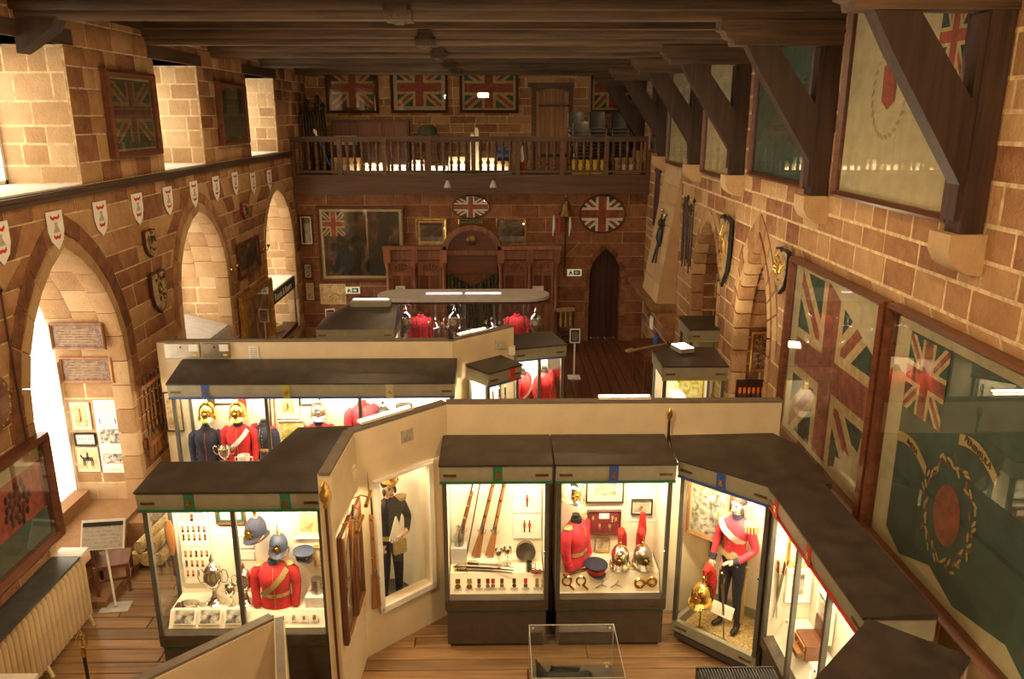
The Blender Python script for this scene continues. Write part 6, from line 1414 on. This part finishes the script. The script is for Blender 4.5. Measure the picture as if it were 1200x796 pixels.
# ------------------------------------------------------------------ foreground glass box with a saddle, slatted heater
gb = thing('glass_case', 'frameless glass box case holding a black saddle', 'display case', (.69, 6.47, 0)); MB().b2(-.42, .42, -.39, .39, 0, .55).build('base', 'case_base', gb)
for x0, x1, y0, y1 in ((-.42, .42, -.39, -.39), (-.42, .42, .39, .39), (-.42, -.42, -.39, .39), (.42, .42, -.39, .39)): MB().add([(x0, y0, .55), (x1, y1, .55), (x1, y1, 1.02), (x0, y0, 1.02)], [(0,1,2,3)]).build('glass_pane', 'glass', gb)
MB().add([(-.42, -.39, 1.02), (.42, -.39, 1.02), (.42, .39, 1.02), (-.42, .39, 1.02)], [(0,1,2,3)]).build('glass_pane', 'glass', gb)
e = MB()
for x in (-.42, .42):
    e.bar((x, -.39, 1.02), (x, .39, 1.02), .006, .006); 
    for y in (-.39, .39): e.bar((x, y, .55), (x, y, 1.02), .006, .006)
for y in (-.39, .39): e.bar((-.42, y, 1.02), (.42, y, 1.02), .006, .006)
e.build('edge_strip', 'pale_grey', gb)
for x in (-.38, .38): MB().ell((x, .36, 1.0), (.012, .012, .012), 0, 8, 6).build('clip', 'silver', gb)
sd = thing('saddle', 'black leather saddle with a raised pommel under the glass box', 'saddle', (.6, 6.45, .552)); V = []; n = 13
for i in range(n):
    t = i/(n-1); x = -.26 + .52*t; h = .2 + .1*math.exp(-((t-.06)/.07)**2) + .05*math.exp(-((t-.9)/.1)**2); w = .1 + .09*math.sin(PI*min(1, t*1.1))
    for j in range(9): a = -1.2 + 2.4*j/8; V.append((x, w*1.25*math.sin(a), h - (1 - math.cos(a))*.26))
m = MB().add(V, [(9*i+j, 9*i+j+1, 9*i+j+10, 9*i+j+9) for i in range(n-1) for j in range(8)]); m.add([(v[0]*.97, v[1]*.93, max(.002, v[2]-.05)) for v in V], [(9*i+j, 9*i+j+1, 9*i+j+10, 9*i+j+9) for i in range(n-1) for j in range(8)]); m.build('seat', 'black', sd)
MB().loft([(-.24, 0, .22, .04, .07), (-.25, 0, .3, .03, .05), (-.27, 0, .36, .015, .02)], 10).build('pommel', 'black', sd)
for sg in (-1, 1): MB().prism([(-.16, .02), (.12, .02), (.16, .16), (-.12, .18)], Matrix(((1,0,0,0),(0,0,1,sg*.17),(0,1,0,0),(0,0,0,1))), -.01, .01).build('flap', 'black', sd)
single('boot', 'black leather boot lying at the end of the saddle', 'boot', MB().loft([(0, 0, 0, .06, .1), (0, .01, .05, .06, .09), (0, .05, .1, .045, .05), (0, .06, .17, .05, .05)], 12), 'black', (.95, 6.4, .552), 1.2)
single('brass_chain', 'short broken brass curb chain at the back of the glass box', 'chain', MB().tube([(-.03, .1, .02), (0, .04, .03), (.01, 0, .03)], .008, 6).ell((.0, -.08, .02), (.02, .02, .015)), 'brass', (.72, 6.7, .552))
ht = thing('slatted_heater', 'black box heater with a finely slatted top before the mannequin case', 'heater', (2.27, 6.3, 0)); MB().b2(-.38, .38, -.32, .3, 0, .7).build('body', 'black', ht)
for k in range(26): MB().b2(-.36 + .0285*k, -.345 + .0285*k, -.3, .28, .7, .715).build('slat', 'iron', ht)
for y in (-.32, .28): MB().b2(-.38, .38, y, y+.02, .7, .72).build('rim', 'black', ht)
# sign stand beyond the rear cases, sign stand by the far corner
def notice(lab, x, y, h, rz=0, tone='black'):
    s_ = thing('sign_stand', lab, 'sign stand', (x, y, 0), rz); MB().prism([(.2*math.cos(PI/4 + k*R90), .2*math.sin(PI/4 + k*R90)) for k in range(4)], Matrix(), 0, .03).build('foot', 'white', s_); MB().tube([(0, 0, .03), (0, 0, h)], .02, 8).build('post', 'white', s_)
    p = MB().box((0, -.01, h + .14), (.24, .02, .34)); pn = p.build('panel', 'white', s_); MB().box((0, -.022, h + .14), (.19, .004, .28)).build('notice', tone, pn)
    t = MB(); [t.b2(-.07, .07, -.027, -.024, h + .04 + .035*k, h + .05 + .035*k) for k in range(6)]; t.build('text_lines', 'pale_grey', pn)
notice('white post sign with a black notice beyond the rear cases', 1.7, 17.65, .88); notice('dark picture sign on a post below the pale chart', -4.3, 19.6, .9, .1, 'dark_portrait')
r = helmet('black-topped white helmet behind the hip-roofed case', (-3.1, 15.3, 1.6), 0, 'white_plume', 'black', 'ball', None, 1.5); single('helmet_post', 'plain dark stand under the black-topped helmet', 'stand', MB().lathe([(.2, 0), (.2, .03), (.04, .06), (.04, 1.5), (.1, 1.62)], n=12), 'dark_oak', (-3.1, 15.3, 0))
single('barrier_rail', 'low dark wooden rail on the floor beside the rear cases', 'rail', MB().b2(-.9, .9, -.03, .03, .3, .36).b2(-.9, -.84, -.03, .03, 0, .3).b2(.84, .9, -.03, .03, 0, .3), 'mahogany', (2.2, 13.2, 0))
# ------------------------------------------------------------------ on the gallery
def gflag(lab, x0, x1, mats, k=1.0, bgm='silk_cream', mar=.07, fm='mahogany_z'):
    r = framed(lab, 'flag', ((x0+x1)/2, YU - .02, 5.95), 0, x1-x0, 1.25, .08, fm, bgm, .01, bgm, name='framed_flag', d=.09); w = (x1-x0)/2
    m = MB(); jack(m, -w+.08+mar, w-.08-mar, .08+mar, 1.17, -.02, k=k); m.build('flag', mats, r)
gflag('dark old union flag framed on the gallery wall near the corner', -4.68, -3.27, ['dark_oak', 'flag_cream', 'flag_red'], 1, 'dark_portrait'); gflag('bright union flag on a cream ground on the gallery wall', -2.95, -1.4, ['flag_green', 'flag_cream', 'flag_red'], 1.1, 'silk_cream', .1)
gflag('union flag with a torn pale patch on the gallery wall', -1.1, .5, ['flag_green', 'flag_cream', 'flag_red'], 1.1, 'silk_cream', .06); gflag('union flag framed on the gallery wall above the stacked chairs', 2.42, 3.72, ['flag_green', 'flag_cream', 'flag_red'], 1.1, 'silk_cream', .06)
ZG = 4.431
random.seed(21)
for k in range(9): pole('stored_pole', 'dark pole leaning in the bundle in the gallery corner', 'pole', (-5.05 + .06*k, 21.3 + .07*k, ZG), (-5.14 + .055*k, 21.6 + .07*k, ZG + random.uniform(1.3, 1.9)), .025, 'black' if k % 3 else 'dark_oak', k % 2 == 0, 'iron', .2, 'poles stored on the gallery')
pole('blue_pole', 'blue and white pole leaning beside the gallery pole bundle', 'pole', (-4.35, 21.2, ZG), (-4.75, 21.4, ZG + .95), .03, 'blue', True, 'white', .2)
r = thing('old_typewriter', 'grey covered machine on a small shelf behind the balustrade', 'machine', (-1.95, 22.1, 5.32)); MB().b2(-.3, .3, -.2, .2, 0, .08).build('base', 'iron', r); MB().loft([(0, 0, .08, .28, .18), (0, .02, .25, .24, .15), (0, .04, .32, .15, .1)], 10).build('cover', 'faded_green', r)
t = thing('side_table', 'dark tall table under the covered machine on the gallery', 'table', (-1.95, 22.1, ZG)); MB().b2(-.42, .42, -.28, .28, .84, .888).build('table_top', 'mahogany', t)
for x in (-.38, .38):
    for y in (-.24, .24): MB().b2(x-.02, x+.02, y-.02, y+.02, 0, .84).build('leg', 'mahogany_z', t)
lc = thing('long_cupboard', 'long low dark cupboard along the gallery wall', 'cupboard', (-2.95, 22.2, ZG)); MB().b2(-1.55, .5, -.05, .3, 0, 1.35).build('body', 'dark_oak', lc)
for k in range(3): d_ = MB().b2(-1.5 + .66*k, -.88 + .66*k, -.07, -.05, .05, 1.28).build('door', 'mahogany_z', lc); MB().ell((-.95 + .66*k, -.08, .7), (.02, .02, .02), 0, 6, 4).build('knob', 'brass', d_)
nb = thing('name_box', 'grey lettered box standing on the gallery behind the rail', 'box', (-4.02, 21.4, 5.16)); MB().b2(-.28, .28, -.1, .1, 0, .22).build('box', 'grey_paper', nb); lettering('SERVICE', .11, nb, (0, -.103, .11), 'white')
single('box_stand', 'dark trunk under the grey lettered box', 'trunk', MB().b2(-.35, .35, -.2, .2, 0, .7).b2(-.36, .36, -.21, .21, .7, .728), 'dark_oak', (-4.02, 21.45, ZG))
def carton(lab, x, y, w, d, h, mat, z=ZG):
    r = thing('carton', lab, 'box', (x, y, z)); MB().b2(-w/2, w/2, -d/2, d/2, 0, h).build('body', mat, r)
    MB().b2(-.03, .03, -d/2-.003, d/2+.003, h, h+.003).build('tape', 'straw', r); MB().b2(-w*.25, w*.25, -d/2-.004, -d/2, h*.3, h*.6).build('label', 'paper', r)
carton('brown carton on the gallery beside the pole bundle', -3.95, 20.95, .7, .4, .42, 'cardboard'); carton('white carton on the gallery next to the brown carton', -3.2, 20.95, .45, .4, .3, 'carton_white'); carton('small white carton before the cupboard', -2.6, 20.95, .4, .35, .25, 'carton_white'); carton('pink-white carton before the cupboard', -2.1, 20.98, .3, .3, .36, 'white')
carton('low white carton below the covered machine', -1.6, 20.95, .5, .35, .22, 'white'); carton('cream carton next to the tall cream boards', -1.1, 20.95, .42, .3, .45, 'carton_white'); carton('cream carton behind the spot lamps', -.3, 20.95, .35, .3, .42, 'carton_white'); carton('tan carton below the blue boxes', .1, 20.95, .4, .35, .34, 'cardboard')
carton('tan carton below the last chair stack', 3.22, 20.85, .7, .35, .42, 'cardboard')
for k in range(4): single('blue_file', 'dark blue box file in the pile on the tan carton', 'file', MB().b2(-.17, .17, -.13, .13, 0, .085).b2(-.172, -.1, -.132, -.13, .02, .06), 'blue' if k % 2 else 'navy', (.1, 20.95, ZG + .345 + .087*k), 0, 'blue box files on the gallery')
for k, (x, h) in enumerate(((-.72, .98), (-.6, 1.12))): single('cream_board', ('tall cream board leaning behind the rail, the shorter', 'tall cream board leaning behind the rail, the taller')[k], 'board', MB().b2(-.05, .05, -.02, .02, 0, h).b2(-.03, .03, -.03, .0, h, h+.04), 'yellow' if k == 2 else 'carton_white', (x, 21.1, ZG))
ex = thing('fire_extinguisher', 'red and cream fire extinguisher beside the gallery door', 'fire extinguisher', (.6, 21.2, ZG)); MB().lathe([(.08, 0), (.085, .02), (.085, .3)], n=14).build('lower_body', 'red', ex); MB().lathe([(.085, .3), (.085, .62), (.05, .7), (.02, .72)], n=14).build('upper_body', 'white', ex); MB().b2(-.03, .03, -.06, .06, .72, .8).build('valve', 'black', ex); MB().tube([(0, -.05, .76), (.1, -.06, .65), (.1, -.06, .3)], .012, 6).build('hose', 'black', ex)
yc = MB(); yc.b2(-.22, .22, -.16, .16, 0, .03); [yc.b2(x0, x1, y0, y1, .03, .36) for x0, x1, y0, y1 in ((-.22, -.2, -.16, .16), (.2, .22, -.16, .16), (-.2, .2, -.16, -.14), (-.2, .2, .14, .16))]
for k, x in enumerate((2.05, 2.52)): single('yellow_crate', ('yellow plastic crate below the stacked chairs, next to the door', 'yellow plastic crate below the stacked chairs, next to the tan carton')[k], 'crate', yc, 'yellow', (x, 20.83, ZG))
# stacked grey chairs
c0 = thing('stacking_chair', 'grey stacking chair in a tall stack on the gallery', 'chair', (2.1, 21.7, ZG), 0, 'stacked chairs on the gallery')
MB().prism([(-.2, .44), (.18, .42), (.22, .44), (.22, .46), (-.2, .47)], Matrix(((0,0,1,0),(1,0,0,0),(0,1,0,0),(0,0,0,1))), -.22, .22).build('seat', 'grey_plastic', c0)
bk = MB(); V = []
for i in range(7):
    a = -.9 + 1.8*i/6
    for z, q in ((.62, 0), (.8, .02), (.88, .05)): V.append((.25*math.sin(a)*1.1, .3 - .1*math.cos(a)*0 - (.12*(1-math.cos(a))) + q, z))
bk.add(V, [(3*i+j, 3*i+j+1, 3*i+j+4, 3*i+j+3) for i in range(6) for j in range(2)]); bk.add([(x, y+.02, z) for x, y, z in V], [(3*i+j, 3*i+j+1, 3*i+j+4, 3*i+j+3) for i in range(6) for j in range(2)]); bk.build('backrest', 'grey_plastic', c0)
for x in (-.21, .21): MB().tube([(x, -.18, 0), (x, -.16, .44)], .011, 6).build('leg', 'steel', c0); MB().tube([(x, .2, 0), (x, .2, .44), (x, .28, .84)], .011, 6).build('leg', 'steel', c0)
cnt = 0
for x, y, n in ((2.02, 21.85, 9), (2.58, 21.85, 9), (3.16, 21.85, 9), (2.1, 21.22, 6)):
    for k in range(n):
        o = c0 if cnt == 0 else copy_tree(c0); o.location = (x, y - .012*k, ZG + .085*k); cnt += 1
        w_ = {2.02: 'stack next to the gallery door', 2.58: 'middle stack on the gallery', 3.16: 'stack in the gallery corner', 2.1: 'short stack at the balustrade'}[x]
        o['label'] = 'grey stacking chair topping the ' + w_ if k == n-1 else 'grey stacking chair under others in the ' + w_
# spot lamps on the gallery fascia
for x in (-1.32, -.18):
    r = thing('spot_lamp', 'small grey spot lamp hung from the gallery fascia', 'lamp', (x, 20.3, 4.2), 0, 'spot lamps on the gallery fascia'); MB().tube([(0, .22, .2), (0, 0, .2), (0, 0, .1)], .012, 6).build('arm', 'iron', r); MB().lathe([(.09, -.05), (.08, 0), (.04, .1), (.02, .13)], n=12).build('shade', 'pale_grey', r)
MB().tube([(-1.4, 20.42, 4.52), (-.1, 20.42, 4.52)], .015, 6).build('lamp_rail', 'iron', ga).location = (0, -20.55, 0)
# added strip lamp that brightens the gallery boxes; its front lip hides the tube
r = thing('strip_uplighter', 'added strip lamp brightening the gallery boxes from behind the balusters', 'light', (-1.2, 20.7, ZG)); MB().b2(-2.6, 1.4, -.05, .05, 0, .04).b2(-2.6, 1.4, -.06, -.05, 0, .12).build('housing', 'case_metal', r); MB().tube([(-2.55, 0, .06), (1.35, 0, .06)], .016, 8).build('tube', 'lamp_glow', r)
lamp('gallery_fill', 'AREA', (-.6, 0, .1), 22, (1, .8, .5), (PI - .7, 0, 0), (3.8, .05), parent=r)
